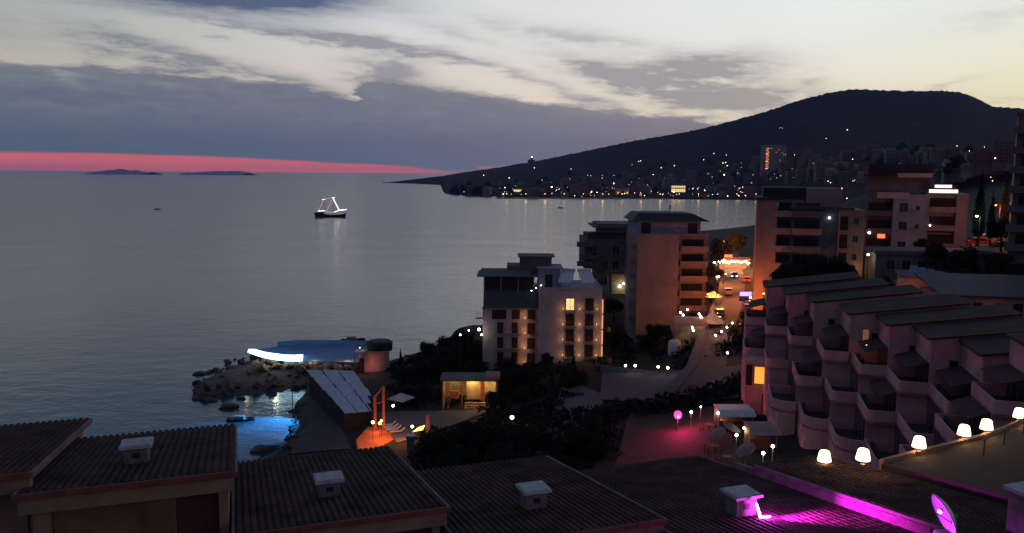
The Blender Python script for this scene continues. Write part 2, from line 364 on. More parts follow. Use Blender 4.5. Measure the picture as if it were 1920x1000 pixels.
gx, gy = np.meshgrid(np.arange(-110, 300, 3.0), np.arange(-10, 680, 3.0))
gzv = np.concatenate([Hf(gx[i], gy[i])[None] for i in range(gx.shape[0])])
_rs = np.random.RandomState(3)
gzr = gzv + (_rs.rand(*gzv.shape) - .5) * np.where(gzv > 0, .15, .1)
tag(grid('ground', gx, gy, gzr, 'ground', mask=(gzv > -4.5)[:-1, :-1]), kind='structure')
def patch(name, pts, mt, dz=.22, step=1.5, kind='structure'):     # ground-hugging sheet inside a polygon
    pts = np.array(pts, float); x0, y0 = pts.min(0); x1, y1 = pts.max(0)
    n = max(2, int(max(x1 - x0, y1 - y0) / step)); n = min(n, 60)
    # map unit square to quad (first 4 points)
    u, v = np.meshgrid(np.linspace(0, 1, n), np.linspace(0, 1, n))
    a, b, c, d = pts[:4]
    X = (1 - u) * (1 - v) * a[0] + u * (1 - v) * b[0] + u * v * c[0] + (1 - u) * v * d[0]
    Y = (1 - u) * (1 - v) * a[1] + u * (1 - v) * b[1] + u * v * c[1] + (1 - u) * v * d[1]
    Z = np.concatenate([Hf(X[i], Y[i])[None] for i in range(n)]) + dz
    return tag(grid(name, X, Y, Z, mt), kind=kind)
def gp(px, py, z): p = gz(px, py, z); return (p[0], p[1])
# street, yard, beach
def stand(px, py, h=0.0, Y0=70, Y1=420):     # nearest distance at which a thing of height h on the ground shows its top at the pixel
    for Y in np.arange(Y0, Y1, .5):
        p = at(px, py, Y)
        if p[2] - (hz(p[0], p[1]) + .25) <= h: return p
    return p
_ord = ['leftmost', 'second', 'third', 'fourth', 'fifth', 'sixth', 'seventh', 'eighth', 'ninth', 'tenth', 'eleventh', 'twelfth', 'thirteenth', 'fourteenth', 'fifteenth', 'sixteenth', 'seventeenth', 'eighteenth', 'nineteenth', 'twentieth', 'twenty-first', 'twenty-second', 'twenty-third', 'twenty-fourth']
LABQ = []
def zone(px):
    for a, b in ((905, 'by the dark headland'), (1000, 'beside the lit shore villa'), (1110, 'left of the reddish quay building'), (1185, 'above the reddish quay building'), (1250, 'left of the glowing arcade'), (1310, 'above the glowing arcade'), (1370, 'right of the glowing arcade'), (1420, 'left of the neon tower'), (1485, 'around the neon tower'),
                 (1560, 'right of the neon tower'), (1625, 'left of the hillside hotel'), (1690, 'above the hillside hotel'), (1760, 'above the roof sign'), (1830, 'left of the cypresses'), (3000, 'above the cypresses')):
        if px < a: return b
def row(py, px):
    top = np.interp(px, [870, 1000, 1200, 1300, 1450, 1600, 1900], [352, 342, 325, 312, 283, 285, 290]); bot = 371 if px < 1420 else 345; t = (bot - py) / (bot - top)
    return 'lowest row' if t < .22 else ('second row up' if t < .5 else ('third row up' if t < .8 else 'topmost row'))
def qlabel(o, px, py, what): LABQ.append((o, px, what + ', ' + row(py, px) + ' ' + zone(px)))
def flush_labels():
    by = {}
    for o, px, l in LABQ: by.setdefault(l, []).append((px, o))
    for l, v in by.items():
        v.sort(key=lambda a: a[0])
        for i, (px, o) in enumerate(v): o['label'] = l if len(v) == 1 else (_ord[min(i, 23)] + ' ' + l)
SP = [(27, 112), (33, 124), (39.5, 144), (46, 163), (53, 183), (61, 212), (70, 247), (80, 288), (90, 330)]
def road_pt(s_):
    s_ = max(0, min(len(SP) - 1.001, s_)); i = int(s_); t = s_ - i
    a, b = np.array(SP[i], float), np.array(SP[i + 1], float); p = a * (1 - t) + b * t; d = (b - a) / np.linalg.norm(b - a)
    return p, d
def strip(name, off0, off1, mt, dz, s0=0.0, s1=8.0, n=70):
    X = np.zeros((n, 4)); Y = np.zeros((n, 4)); Z = np.zeros((n, 4))
    for j in range(n):
        p, d = road_pt(s0 + (s1 - s0) * j / (n - 1)); r_ = np.array([d[1], -d[0]]); zc = hz(*p)
        for i in range(4):
            q = p + r_ * (off0 + (off1 - off0) * i / 3); X[j, i], Y[j, i], Z[j, i] = q[0], q[1], zc + dz
    return tag(grid(name, X, Y, Z, mt), kind='structure')
strip('street', -3.6, 3.6, 'asphalt', .30)
def sidewalk(off0, off1):
    mb = MB(); n = 60
    for j in range(n):
        for k in (0, 1):
            p, d = road_pt(8.0 * (j + k) / n * .999); r_ = np.array([d[1], -d[0]]); z = hz(*p)
            for o_ in (off0, off1):
                q = p + r_ * o_; mb.v += [(q[0], q[1], z + .42), (q[0], q[1], z - .6)]
        o = j * 8
        mb.f += [(o, o + 2, o + 6, o + 4), (o, o + 4, o + 5, o + 1), (o + 2, o + 3, o + 7, o + 6)]; mb.mi += [0] * 3
    return tag(mb.obj('pavement', 'lot'), kind='structure')
sidewalk(3.6, 5.2); sidewalk(-5.2, -3.6)
patch('yard', [gp(1125, 745, 8), gp(1385, 748, 11.5), gp(1395, 690, 12), gp(1130, 692, 7.5)], 'lot', .25)
patch('path', [gp(985, 880, 9), gp(1060, 880, 9), gp(1135, 745, 7.5), gp(1060, 700, 7)], 'lot', .2)
patch('terrace_yard', [gp(1150, 880, 10), gp(1400, 880, 13), gp(1345, 765, 10.5), gp(1180, 765, 8.5)], 'terra', .28)
patch('beach', [gp(545, 858, .9), gp(660, 850, 2.4), gp(600, 705, 1.6), gp(562, 745, .6)], 'sand', .1)
patch('shore_path', [gp(745, 840, 3.4), gp(860, 800, 4.2), gp(930, 770, 4.4), gp(700, 770, 3.2)], 'lot', .2)

# sea
def sea_mat():
    m = bpy.data.materials.new('sea_water'); m.use_nodes = True; t = m.node_tree; b = t.nodes['Principled BSDF']
    b.inputs['IOR'].default_value = 1.33
    co = t.nodes.new('ShaderNodeTexCoord'); prev = None
    sx_ = t.nodes.new('ShaderNodeSeparateXYZ'); t.links.new(co.outputs['Object'], sx_.inputs[0])
    mr = t.nodes.new('ShaderNodeMapRange'); t.links.new(sx_.outputs[1], mr.inputs[0]); mr.inputs[1].default_value = 120; mr.inputs[2].default_value = 1300; mr.inputs[3].default_value = .13; mr.inputs[4].default_value = .22
    t.links.new(mr.outputs[0], b.inputs['Roughness'])
    # shallow water over pale sand close to the cove
    vd = t.nodes.new('ShaderNodeVectorMath'); vd.operation = 'DISTANCE'; t.links.new(co.outputs['Object'], vd.inputs[0]); vd.inputs[1].default_value = (-36, 136, 0)
    m2 = t.nodes.new('ShaderNodeMapRange'); t.links.new(vd.outputs['Value'], m2.inputs[0]); m2.inputs[1].default_value = 8; m2.inputs[2].default_value = 26; m2.inputs[3].default_value = 1; m2.inputs[4].default_value = 0
    mc = t.nodes.new('ShaderNodeMix'); mc.data_type = 'RGBA'; t.links.new(m2.outputs[0], mc.inputs[0]); mc.inputs[6].default_value = (.010, .048, .080, 1); mc.inputs[7].default_value = (.022, .060, .072, 1)
    t.links.new(mc.outputs[2], b.inputs['Base Color'])
    for sc_, dist, st, sx in ((.018, 2.0, .30, 1.0), (.14, .36, .45, 1.6), (.75, .09, .55, 1.8)):
        mp = t.nodes.new('ShaderNodeMapping'); mp.inputs['Scale'].default_value = (1, sx, 1); mp.inputs['Rotation'].default_value = (0, 0, .25)
        n = t.nodes.new('ShaderNodeTexNoise'); n.inputs['Scale'].default_value = sc_; n.inputs['Detail'].default_value = 4
        t.links.new(co.outputs['Object'], mp.inputs[0]); t.links.new(mp.outputs[0], n.inputs['Vector'])
        bn = t.nodes.new('ShaderNodeBump'); bn.inputs['Distance'].default_value = dist; bn.inputs['Strength'].default_value = st
        t.links.new(n.outputs[0], bn.inputs['Height'])
        if prev: t.links.new(prev.outputs[0], bn.inputs['Normal'])
        prev = bn
    t.links.new(prev.outputs[0], b.inputs['Normal']); return m
M['sea'] = sea_mat()
mb = MB(); mb.add([(-40000, -300, 0), (40000, -300, 0), (40000, 60000, 0), (-40000, 60000, 0)], [(0, 1, 2, 3)])
tag(mb.obj('sea', 'sea'), kind='structure')

# far hill with the headland
RIDGE = [(716, 343.6, 3320), (760, 338.5, 3250), (800, 333.5, 3180), (830, 330, 3100), (880, 322, 3000), (930, 315, 2900), (965, 309, 2850), (1000, 303.5, 2800), (1050, 293, 2750), (1100, 283, 2700), (1200, 262, 2600), (1280, 249, 2520), (1330, 238, 2480), (1380, 225, 2440),
         (1440, 208, 2380), (1500, 188, 2340), (1560, 173, 2310), (1600, 167, 2300), (1640, 169, 2290), (1700, 171, 2270), (1760, 170, 2250), (1800, 173, 2240), (1830, 184, 2230), (1860, 199, 2220), (1900, 203, 2200), (1960, 207, 2180), (2100, 190, 2100), (2400, 175, 2000), (2900, 200, 1800), (3600, 230, 1500)]
SHORE = [(716, 3330, 0), (760, 3180, 0), (800, 2960, 0), (826, 2830, 0), (832, 1640, 0), (860, 1560, 0), (900, 1490, 0), (1000, 1420, 0), (1100, 1400, 0), (1250, 1380, 0), (1415, 1370, 0), (1470, 1250, 0), (1500, 1000, 4), (1540, 700, 14), (1600, 560, 22), (1700, 480, 32), (1800, 430, 40), (1950, 400, 50), (2400, 330, 60), (2900, 300, 65), (3600, 250, 70)]
_rx = [a[0] for a in RIDGE]; _sx = [a[0] for a in SHORE]
def hillpt(px, t):
    yr = np.interp(px, _rx, [a[2] for a in RIDGE]); py = np.interp(px, _rx, [a[1] for a in RIDGE])
    r_ = at(px, py, yr); ys = np.interp(px, _sx, [a[1] for a in SHORE]); zs = np.interp(px, _sx, [a[2] for a in SHORE])
    Y = ys + (yr - ys) * t; X = (px - CX) / FOC * Y * (1 + .0)
    k = r_[0] / r_[1]; X = k * Y
    z = zs + 2.0 + (r_[2] - zs - 2.0) * (t ** (1.25 + .45 * min(1, max(0, (px - 1000) / 600)))) if t <= 1 else r_[2] * (1 - (t - 1) * 3)
    return np.array([X, Y, z])
cols = np.concatenate([np.arange(716, 2000, 5.0), np.arange(2000, 3600, 40.0)])
ts = np.concatenate([[0], np.linspace(0.0005, 1, 46), [1.04, 1.15, 1.35]])
HX = np.zeros((len(ts), len(cols))); HY = HX.copy(); HZ = HX.copy(); _q = np.random.RandomState(5)
for j, t in enumerate(ts):
    for i, c in enumerate(cols):
        p = hillpt(c, t)
        n_ = (_q.rand() - .5) * min(1, t * 6) * 5 * (1 if c > 850 else .3) if 0 < t < 1.01 else 0
        HX[j, i], HY[j, i], HZ[j, i] = p[0], p[1], p[2] + n_ * (1 if t < .98 else .7)
    if j == 0: HZ[0, :] = -4
tag(grid('hill', HX, HY, HZ, 'hill'), kind='structure')
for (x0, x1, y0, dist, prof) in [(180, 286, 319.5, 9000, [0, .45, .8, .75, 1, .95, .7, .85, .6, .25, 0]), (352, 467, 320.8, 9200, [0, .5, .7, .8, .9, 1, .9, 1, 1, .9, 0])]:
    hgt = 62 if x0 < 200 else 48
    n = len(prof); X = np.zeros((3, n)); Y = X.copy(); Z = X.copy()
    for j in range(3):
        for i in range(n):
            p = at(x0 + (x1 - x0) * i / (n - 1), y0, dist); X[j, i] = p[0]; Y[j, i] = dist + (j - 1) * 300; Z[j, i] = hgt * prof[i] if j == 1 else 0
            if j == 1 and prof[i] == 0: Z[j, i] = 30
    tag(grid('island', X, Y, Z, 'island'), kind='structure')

# ================================================================== foreground row of houses (their roofs fall towards the sea)
RZ = R(19.2956); SL = R(8.026)
O3 = at(440, 885, 24.0)
va_, vb_ = np.array([math.cos(RZ), math.sin(RZ), 0]), np.array([-math.sin(RZ), math.cos(RZ), 0])
def FP(a, L, dz): return O3 + va_ * a + vb_ * (L * math.cos(SL)) + np.array([0, 0, dz - L * math.sin(SL)])
def tile_row_mesh(length, pitch=.225, step=.42):
    mb = MB(); n = int(length / step); r = pitch * .36
    for k in range(n + 1):
        y0, y1 = k * step, min((k + 1) * step + .05, length + .03)
        if y0 >= length: break
        ring = []
        for y, rr, dz in ((y0, r * .92, .000), (y1, r * 1.06, .022)):
            ring += [(rr * math.cos(t), y, .012 + dz + rr * .52 * math.sin(t)) for t in (0, math.pi * .28, math.pi * .72, math.pi)]
        mb.add(ring, [(0, 1, 5, 4), (1, 2, 6, 5), (2, 3, 7, 6), (0, 3, 2, 1), (4, 5, 6, 7)])
    return mb.mesh('tile_row', 'tile')
def fore_house(k, a0, a1, L0, L1, dz, label, detail, vents=(), ribs=True):
    base = FP(a0, L0, dz)
    t = thing('terrace_house', label, 'house', base, RZ, 'foreground row of tiled houses stepping down beside each other')
    w = a1 - a0; ln = L1 - L0
    rf = MB().box(0, w, 0, ln, -.14, 0).obj('roof', 'tile', t, (0, 0, 0), (-SL, 0, 0))
    if ribs:
        tm = tile_row_mesh(ln); nrow = int(w / .225)
        for i in range(nrow): link('tile_row', tm, rf, ((i + .5) * w / nrow, 0, 0.002))
    # walls and trim
    c, s = math.cos(SL), math.sin(SL); d0 = .45; h = 7.5
    yb = (ln - .35) * c
    wl = MB().xprism([(d0, -h), (yb, -h), (yb, -yb * math.tan(SL) - .16), (d0, -d0 * math.tan(SL) - .16)], .22, w - .22).obj('wall', 'cream', t)
    MB().box(-.03, w + .03, -.05, .03, -.15, .03).box(-.02, w + .02, -.06, -.045, -.13, -.02).obj('eave_trim', 'redtrim', t)
    MB().box(.02, w - .02, .03, d0 - .003, -.62, -.155).obj('fascia', 'cream', t)
    MB().xprism([(-.04, .03), (ln * c, .03 - ln * s), (ln * c, -.16 - ln * s), (-.04, -.16)], w + .003, w + .09).obj('verge', 'strip', t)
    MB().xprism([(-.04, .05), (ln * c, .05 - ln * s), (ln * c, -.14 - ln * s), (-.04, -.14)], -.09, -.003).obj('verge', 'strip', t)
    if detail:
        MB().box(.35, .8, .16, d0 - .004, -h, -.625).obj('pilaster', 'cream', t)
        MB().box(w - .5, w - .22, .16, d0 - .004, -h, -.625).obj('pilaster', 'cream', t)
        MB().box(.83, w - 1.75, d0 - .05, d0 - .006, -h, -.64).obj('wall_panel', 'brown', t)
        MB().box(w - 1.72, w - .53, d0 - .06, d0 - .008, -h, -.64).obj('door', 'doorred', t)
    for (va0, vL, vw, vh) in vents:
        y = (vL - L0) * c; z = -(vL - L0) * s
        v = MB().box(-vw * .38, vw * .38, -vw * .34, vw * .34, -.2, vh).box(-vw * .13, vw * .13, -vw * .34 - .012, -vw * .34 + .02, vh * .45, vh * .72, 1).obj('roof_vent', ['ventbody', 'black'], rf)
        v.rotation_euler = (SL, 0, 0); v.location = (va0 - a0, (vL - L0), 0.0)
        MB().box(-vw * .52, vw * .52, -vw * .48, vw * .48, vh, vh + .09).box(-vw * .46, vw * .46, -vw * .42, vw * .42, vh + .09, vh + .12).obj('vent_cap', 'ventcap', v)
    return t, rf
def inv(px, py, dz):
    n = np.cross(va_, vb_ * math.cos(SL) - np.array([0, 0, math.sin(SL)])); r_ = ray(px, py); c_ = np.array([0, 0, EYE]); o = O3 + [0, 0, dz]
    t = ((o - c_) @ n) / (r_ @ n); p = c_ + r_ * t - o; L = p @ (vb_ * math.cos(SL) - np.array([0, 0, math.sin(SL)])); return float(p @ va_), float(L)
vB, vC, vD, vE = inv(258, 868, 0), inv(617, 930, -1.75), inv(1000, 952, -2.55), inv(1388, 965, -2.95)
hA, _ = fore_house(0, -13.5, -5.72, .7, 11.2, .5, 'house at the far left edge, its dark tiled roof standing one step above its neighbour', False)
hB, _ = fore_house(1, -5.95, 0, 0, 9.2, 0, 'second house from the left, cream wall and dark red door below its tiled roof', True, [(vB[0], vB[1], .95, .62)])
hC, _ = fore_house(2, -.05, 6.55, -1.1, 9.6, -1.75, 'third house from the left, ribbed dark tiled roof below the orange terrace', True, [(vC[0], vC[1], .95, .62)])
hD, _ = fore_house(3, 6.62, 13.45, -3.2, 7.5, -2.55, 'fourth house from the left, roof of dark tiles in front of the black trees', True, [(vD[0], vD[1], 1.0, .68)])
hE, rE = fore_house(4, 13.52, 20.35, -7.5, 5.6, -2.95, 'fifth house from the left, tiled roof lit magenta beside its white vent', True, [(vE[0], vE[1], 1.05, .75)])
hF, rF = fore_house(5, 20.45, 24.0, -9.5, 1.6, -2.52, 'narrow dark roofed house between the magenta strip wall and the lamp lit terrace', False)
# right edge house with the lamp terrace
g0 = [inv(1632, 872, -2.2), inv(1720, 852, -2.2), inv(1840, 822, -2.2), inv(1921, 792, -2.2)]
t = thing('terrace_house', 'right edge house, flat dark roof with a row of glowing lamps', 'house', FP(24.05, -10, -2.2), RZ, 'foreground row of tiled houses stepping down beside each other')
def lg(a, L): return (a - 24.05, (L + 10) * math.cos(SL))
def lz(L): return -(L + 10) * math.sin(SL)
edge = [(24.08, g0[0][1])] + [p for p in g0[1:]] + [(g0[3][0] + 6, g0[3][1] + 2.4)]
top = [(24.08, -14)] + edge + [(edge[-1][0], -14)]
mb = MB(); n = len(top)
mb.add([(*lg(a, L), lz(L)) for a, L in top] + [(*lg(a, L), lz(L) - 7) for a, L in top], [tuple(range(n))[::-1]] + [(i, (i + 1) % n, n + (i + 1) % n, n + i) for i in range(n)])
rG = mb.obj('roof', 'dark_terrace', t)
mb = MB()
for i in range(len(edge) - 1):
    (a, L), (a2, L2) = edge[i], edge[i + 1]; p, q = lg(a, L), lg(a2, L2); zz, z2 = lz(L), lz(L2)
    d = np.array([q[0] - p[0], q[1] - p[1]]); d /= np.linalg.norm(d); nn = np.array([-d[1], d[0]]) * .09
    c4 = [(p[0] + nn[0], p[1] + nn[1]), (p[0] - nn[0], p[1] - nn[1]), (q[0] - nn[0], q[1] - nn[1]), (q[0] + nn[0], q[1] + nn[1])]
    zs = [zz, zz, z2, z2]
    mb.add([(x, y, z - .3) for (x, y), z in zip(c4, zs)] + [(x, y, z + .16) for (x, y), z in zip(c4, zs)], [(0, 3, 2, 1), (4, 5, 6, 7), (0, 1, 5, 4), (1, 2, 6, 5), (2, 3, 7, 6), (3, 0, 4, 7)])
mb.obj('parapet', 'cream', t)
vG = inv(1935, 985, -2.2)
v = MB().box(-.55, .55, -.5, .5, -.3, .95).obj('roof_vent', 'ventbody', t, (*lg(vG[0] + .15, vG[1]), lz(vG[1])))
MB().box(-.66, .66, -.62, .62, .95, 1.07).obj('vent_cap', 'ventcap', v)

# glowing lamps on the terrace edge
LP = [(1545, 871, -2.52, 'leftmost glowing lamp of the row, standing on the roof left of the big terrace'), (1617, 867, -2.2, 'second glowing lamp from the left, where the terrace wall begins'), (1722, 842, -2.2, 'third glowing lamp from the left, standing alone between two gaps'),
      (1804, 818, -2.2, 'fourth glowing lamp from the left, the lower one of the close pair'), (1838, 805, -2.2, 'fifth glowing lamp from the left, the upper one of the close pair'), (1891, 781, -2.2, 'sixth glowing lamp from the left, beside the orange lit rail'), (1916, 763, -2.2, 'rightmost glowing lamp, cut by the right edge of the picture')]
def shade_thing(loc, label):
    t = thing('terrace_lamp', label, 'lamp', loc, 0, 'glowing cone lamps along the terrace edge')
    MB().lathe([(.10, 0), (.10, .03), (.03, .05), (.03, .26)], 8).obj('lamp_base', 'rail', t)
    MB().lathe([(.265, .20), (.27, .22), (.20, .58), (.16, .62), (.02, .635)], 14).obj('lamp_shade', 'e_shade', t, smooth=True)
    lamp(t, (0, -.0, .12), (1, .42, .13), 26, .08); lamp(t, (0, 0, .8), (1, .45, .15), 14, .1)
    return t
for i, (px, py, dz, lab) in enumerate(LP):
    yy = py + (12 if i else 2)
    a, L = inv(px, yy, dz)
    if i: L0 = np.interp(a, [e[0] for e in edge], [e[1] for e in edge]); p = FP(a, min(L, L0), dz); p[2] += .16 if abs(L - L0) < .6 else 0
    else: p = FP(a, L, dz)
    # keep the lamp foot on the photo ray
    shade_thing(p, lab)
# orange lit handrail beside the last lamps
q0, q1 = at(1842, 826, 31.0), at(1925, 783, 33.0)
t = thing('handrail', 'orange lit handrail climbing along the terrace edge at the right', 'handrail', (q0[0], q0[1], q0[2] - .6))
mb = MB(); dq = q1 - q0; mb.tube((0, 0, .6), tuple(dq + [0, 0, .6]), .045)
mb.obj('rail', 'cream', t)
for s_ in (0.05, .5, .95): MB().tube((dq[0] * s_, dq[1] * s_, dq[2] * s_ - .1), (dq[0] * s_, dq[1] * s_, dq[2] * s_ + .6), .03).obj('post', 'rail', t)
# magenta lamp on the fifth roof
mg = inv(1426, 974, -2.95); p = FP(mg[0], mg[1], -2.95); p2 = FP(*inv(1460, 972, -2.95), -2.95)
t = thing('flood_lamp', 'bent magenta tube lamp glowing beside the white roof vent', 'lamp', p)
q = at(1418, 945, p[1] + .05)
mb = MB(); mb.tube(tuple(q - p + [0, 0, .02]), (0, 0, .06), .035, .05, 8); mb.obj('tube', 'e_mag', t)
MB().tube((0, 0, .06), tuple((p2 - p) * .55 + [0, 0, .07]), .05, .035, 8).obj('tube', 'e_mag', t)
MB().box(-.1, .06, -.02, .12, -.05, .05).obj('bracket', 'rail', t)
lamp(t, (.15, -.05, .22), (1, .03, .95), 220, .05)
sp_ = lamp(t, (.1, -.1, .35), (1, .02, .85), 5200, .05, spot=R(62), blend=.9)
tgt = FP(20.4, -5.0, -2.7); aim(sp_, p + [.1, -.1, .35], tgt)
# strip wall between fifth and sixth roofs
t = thing('strip_wall', 'low parapet wall lit bright magenta between two dark roofs', 'wall', FP(20.38, -7.5, -2.95), RZ)
c, s = math.cos(SL), math.sin(SL)
MB().xprism([(0, -.05), (10.5 * c, -.05 - 10.5 * s), (10.5 * c, .30 - 10.5 * s), (0, .38)], .045, .20).obj('wall', 'strip', t, (-.11, 0, 0))
# satellite dish
ds = at(1790, 992, 21.0)
t = thing('satellite_dish', 'satellite dish lit purple from below on the dark roof', 'satellite dish', (ds[0], ds[1], ds[2] - .35))
prof = []; mb = MB(); nr, na = 6, 18
vs = []; rr_ = .56
for j in range(nr + 1):
    r_ = rr_ * j / nr
    for i in range(na): a = 2 * math.pi * i / na; vs.append((r_ * math.cos(a), r_ * math.sin(a) * 1.08, .36 * (r_ / rr_) ** 2 * .62))
fs = [(j * na + i, j * na + (i + 1) % na, (j + 1) * na + (i + 1) % na, (j + 1) * na + i) for j in range(nr) for i in range(na)]
mb.add(vs, fs); dish = mb.obj('reflector', 'dish', t, smooth=True)
sm = dish.modifiers.new('s', 'SOLIDIFY'); sm.thickness = .02
dv = Vector((-.90, .04, -.36)).normalized(); dish.rotation_euler = dv.to_track_quat('Z', 'Y').to_euler(); dish.location = (-.02, 0, .95)
dish.location = (-.12, 0, .82)
MB().tube((0, 0, -.5), (0, 0, .75), .03).obj('mast', 'metal', t, (.02, .0, 0))
MB().tube((.0, 0, .45), (-.55, -.1, .82), .016).tube((-.55, -.1, .80), (-.42, -.08, .95), .045, .05, 8).obj('feed_arm', 'metal', t)
MB().ball((-.5, -.1, .88), .06, 8).obj('lit_feed_head', 'e_mag', t)  # emission stands in for the bright highlight on the feed, no lamp
MB().box(-.75, -.25, -.2, .2, -.05, .1).box(-.5, -.2, -.15, .15, .12, .26).obj('mount_box', 'metal', t)
l_ = lamp(t, (-.75, -.55, .25), (.65, .03, 1), 190, .05)

# ================================================================== terraced apartment row on the right
EC = [(34.18, 106.19), (34.94, 99.84), (35.83, 93.61), (36.72, 85.57), (38.0, 79.22), (38.76, 72.63), (39.66, 65.95)]
AZ2 = R(15.0)
inl = np.array([math.cos(AZ2), -math.sin(AZ2)]); fwd = np.array([math.sin(AZ2), math.cos(AZ2)])
# local frame: x inland, y away from the camera, origin at the near eave corner, z 0 = eave height 27
def rounded(x0, x1, y0, y1, r, n=5):        # plan of a terrace whose near seaward corner is rounded
    pts = [(x1, y0), (x1, y1), (x0, y1)]
    pts += [(x0 + r - r * math.cos(math.pi / 2 * k / n), y0 + r - r * math.sin(math.pi / 2 * k / n)) for k in range(n + 1)]
    return pts
ulabels = ['farthest unit of the rose terraced apartments, next to the orange lit street', 'second farthest unit of the rose terraced apartments, small window under its roof', 'third farthest unit of the rose terraced apartments, above the amber lit window',
           'middle unit of the rose terraced apartments, faint lit window in its side wall', 'third nearest unit of the rose terraced apartments, with the dim orange lit balcony', 'second nearest unit of the rose terraced apartments, a small vent under its roof',
           'nearest full unit of the rose terraced apartments, just above the paired lamps', 'pink unit cut by the right edge behind the glowing lamps']
def terrace_unit(i, cx, cy, W, z0=27.0, step=2.6, L=11.6, wallm='pinkwall', extra=None):
    t = thing('terraced_apartment', ulabels[i], 'apartment house', (cx, cy, z0), -AZ2, 'rose terraced apartments stepping down the slope')
    sl = math.tan(R(8.4)); W2 = W - .05
    # roof slab rising inland
    MB().add([(-.35, -.25, 0), (L, -.25, L * sl + .03), (L, W2, L * sl + .03), (-.35, W2, 0), (-.35, -.25, .22), (L, -.25, L * sl + .25), (L, W2, L * sl + .25), (-.35, W2, .22)],
             [(0, 3, 2, 1), (4, 5, 6, 7), (0, 1, 5, 4), (1, 2, 6, 5), (2, 3, 7, 6), (3, 0, 4, 7)]).obj('roof', 'roof2', t)
    MB().add([(-.35, -.30, .16), (L, -.30, L * sl + .19), (L, -.255, L * sl + .19), (-.35, -.255, .16), (-.35, -.30, .27), (L, -.30, L * sl + .30), (L, -.255, L * sl + .30), (-.35, -.255, .27)],
             [(0, 3, 2, 1), (4, 5, 6, 7), (0, 1, 5, 4), (1, 2, 6, 5), (2, 3, 7, 6), (3, 0, 4, 7)]).obj('verge', 'cream', t)
    # body: near side wall profile with rake, down to the ground
    H_ = 14
    MB().yprism([(.02, -H_), (L - .1, -H_), (L - .1, (L - .1) * sl), (.02, 0)], 0, W2 - .02).obj('wall', wallm, t)
    n_lev = {0: 1, 1: 2, 2: 2}.get(i, 3)
    for k in range(n_lev):
        zt = -2.3 - 2.95 * k; xo = -step * k; zb = zt - 2.75       # opening between zt and zb, face of the storey at xo
        # dark recessed opening with mullions
        o_ = MB().box(xo - .03, xo - .004, .15, W2 - .3, zb + .02, zt).obj('balcony_door', 'glass', t)
        [MB().box(xo - .06, xo - .031, W * f_ - .035, W * f_ + .035, zb + .02, zt).obj('mullion', 'frame', o_) for f_ in (.22, .5, .78)]
        # added dark sloping slab stands in for the shaded opening over the terrace
        if k == 0 or (k == 1 and i % 2):
            AW = 2.15 - .5 * k - .12 * (i % 3)
            aw = MB().add([(xo, .3, zt + .05), (xo, W2 - .1, zt + .05), (xo - AW, W2 - .1, zt - .5), (xo - AW, .3, zt - .5), (xo, .3, zt - .02), (xo, W2 - .1, zt - .02), (xo - AW, W2 - .1, zt - .57), (xo - AW, .3, zt - .57)],
                     [(0, 1, 2, 3), (7, 6, 5, 4), (0, 3, 7, 4), (1, 5, 6, 2), (2, 6, 7, 3), (0, 4, 5, 1)]).obj('awning', 'awning', t)
        # terrace block in front: solid wall with rounded near corner, and parapet ring
        x1 = xo; x0 = xo - step; r = (.3, .7, 1.9)[k]
        plan = rounded(x0, x1, -.35 - .25 * k, W2 - .02, r)
        zlow = zb - 2.95 + 2.75 if k < n_lev - 1 else -H_
        MB().prism([(x, y) for x, y in plan], zb - .25 if k < n_lev - 1 else -H_, zb).obj('terrace_slab' if k < n_lev - 1 else 'base', wallm, t)
        inner = rounded(x0 + .16, x1, -.19 - .25 * k, W2 - .18, r - .15)
        mb = MB(); n = len(plan); hp = 1.05
        vs = [(x, y, zb - .26) for x, y in plan] + [(x, y, zb + hp) for x, y in plan] + [(x, y, zb + hp) for x, y in inner] + [(x, y, zb - .26) for x, y in inner]
        fs = []
        for q in range(1, n): # open along the facade edge (between index 0 and 1)
            j = (q + 1) % n
            fs += [(q, j, n + j, n + q), (n + q, n + j, 2 * n + j, 2 * n + q), (2 * n + q, 2 * n + j, 3 * n + j, 3 * n + q)]
        mb.add(vs, fs).obj('parapet', 'parapet', t)
        if k < n_lev - 1:     # body of the storey below, standing further out to sea
            MB().box(x0 + .01, x1 - .003, .0, W2 - .03, -H_, zb - .255).obj('wall', wallm, t)
        MB().box(x0 + .2, x1 - .02, -.1, W2 - .22, zb + .004, zb + .03).obj('terrace_floor', 'floor', t)
        # planter on the terrace
        if (i + k) % 2 == 0:
            MB().box(x0 + .3, x0 + .7, 1.0, W2 - 1.2, zb + .02, zb + .55).box(x0 + .35, x0 + .65, 1.1, W2 - 1.3, zb + .55, zb + 1.25, 1).obj('planter', ['frame', 'leaf2'], t)
    # small window and unit on the near side wall
    wx = 2.6 - (i % 3) * .3
    w_ = MB().box(wx - .42, wx + .42, -.05, -.003, -2.55, -1.75).obj('window', 'frame', t)
    MB().box(wx - .34, wx + .34, -.065, -.052, -2.47, -1.83).obj('pane', 'glass', w_)
    MB().box(wx + .55, wx + 1.1, -.30, -.004, -2.7, -2.25).obj('air_conditioner', 'frame', t)
    MB().tube((.10, -.08, -.15), (.10, -.08, -2.4), .05).obj('downpipe', 'parapet' if i >= 3 else 'pinkwall2', t)
    return t
TU = []
for i, (cx, cy) in enumerate(EC):
    far = EC[i - 1] if i else (33.4, 112.6); Wd = (np.array(far) - np.array((cx, cy))) @ fwd
    TU.append(terrace_unit(i, cx, cy, float(min(6.6, Wd)), wallm='pinkwall' if i not in (2, 3) else 'pinkwall2'))
TU.append(terrace_unit(7, 39.55, 59.3, 5.6, 29.0, wallm='pinkwall'))
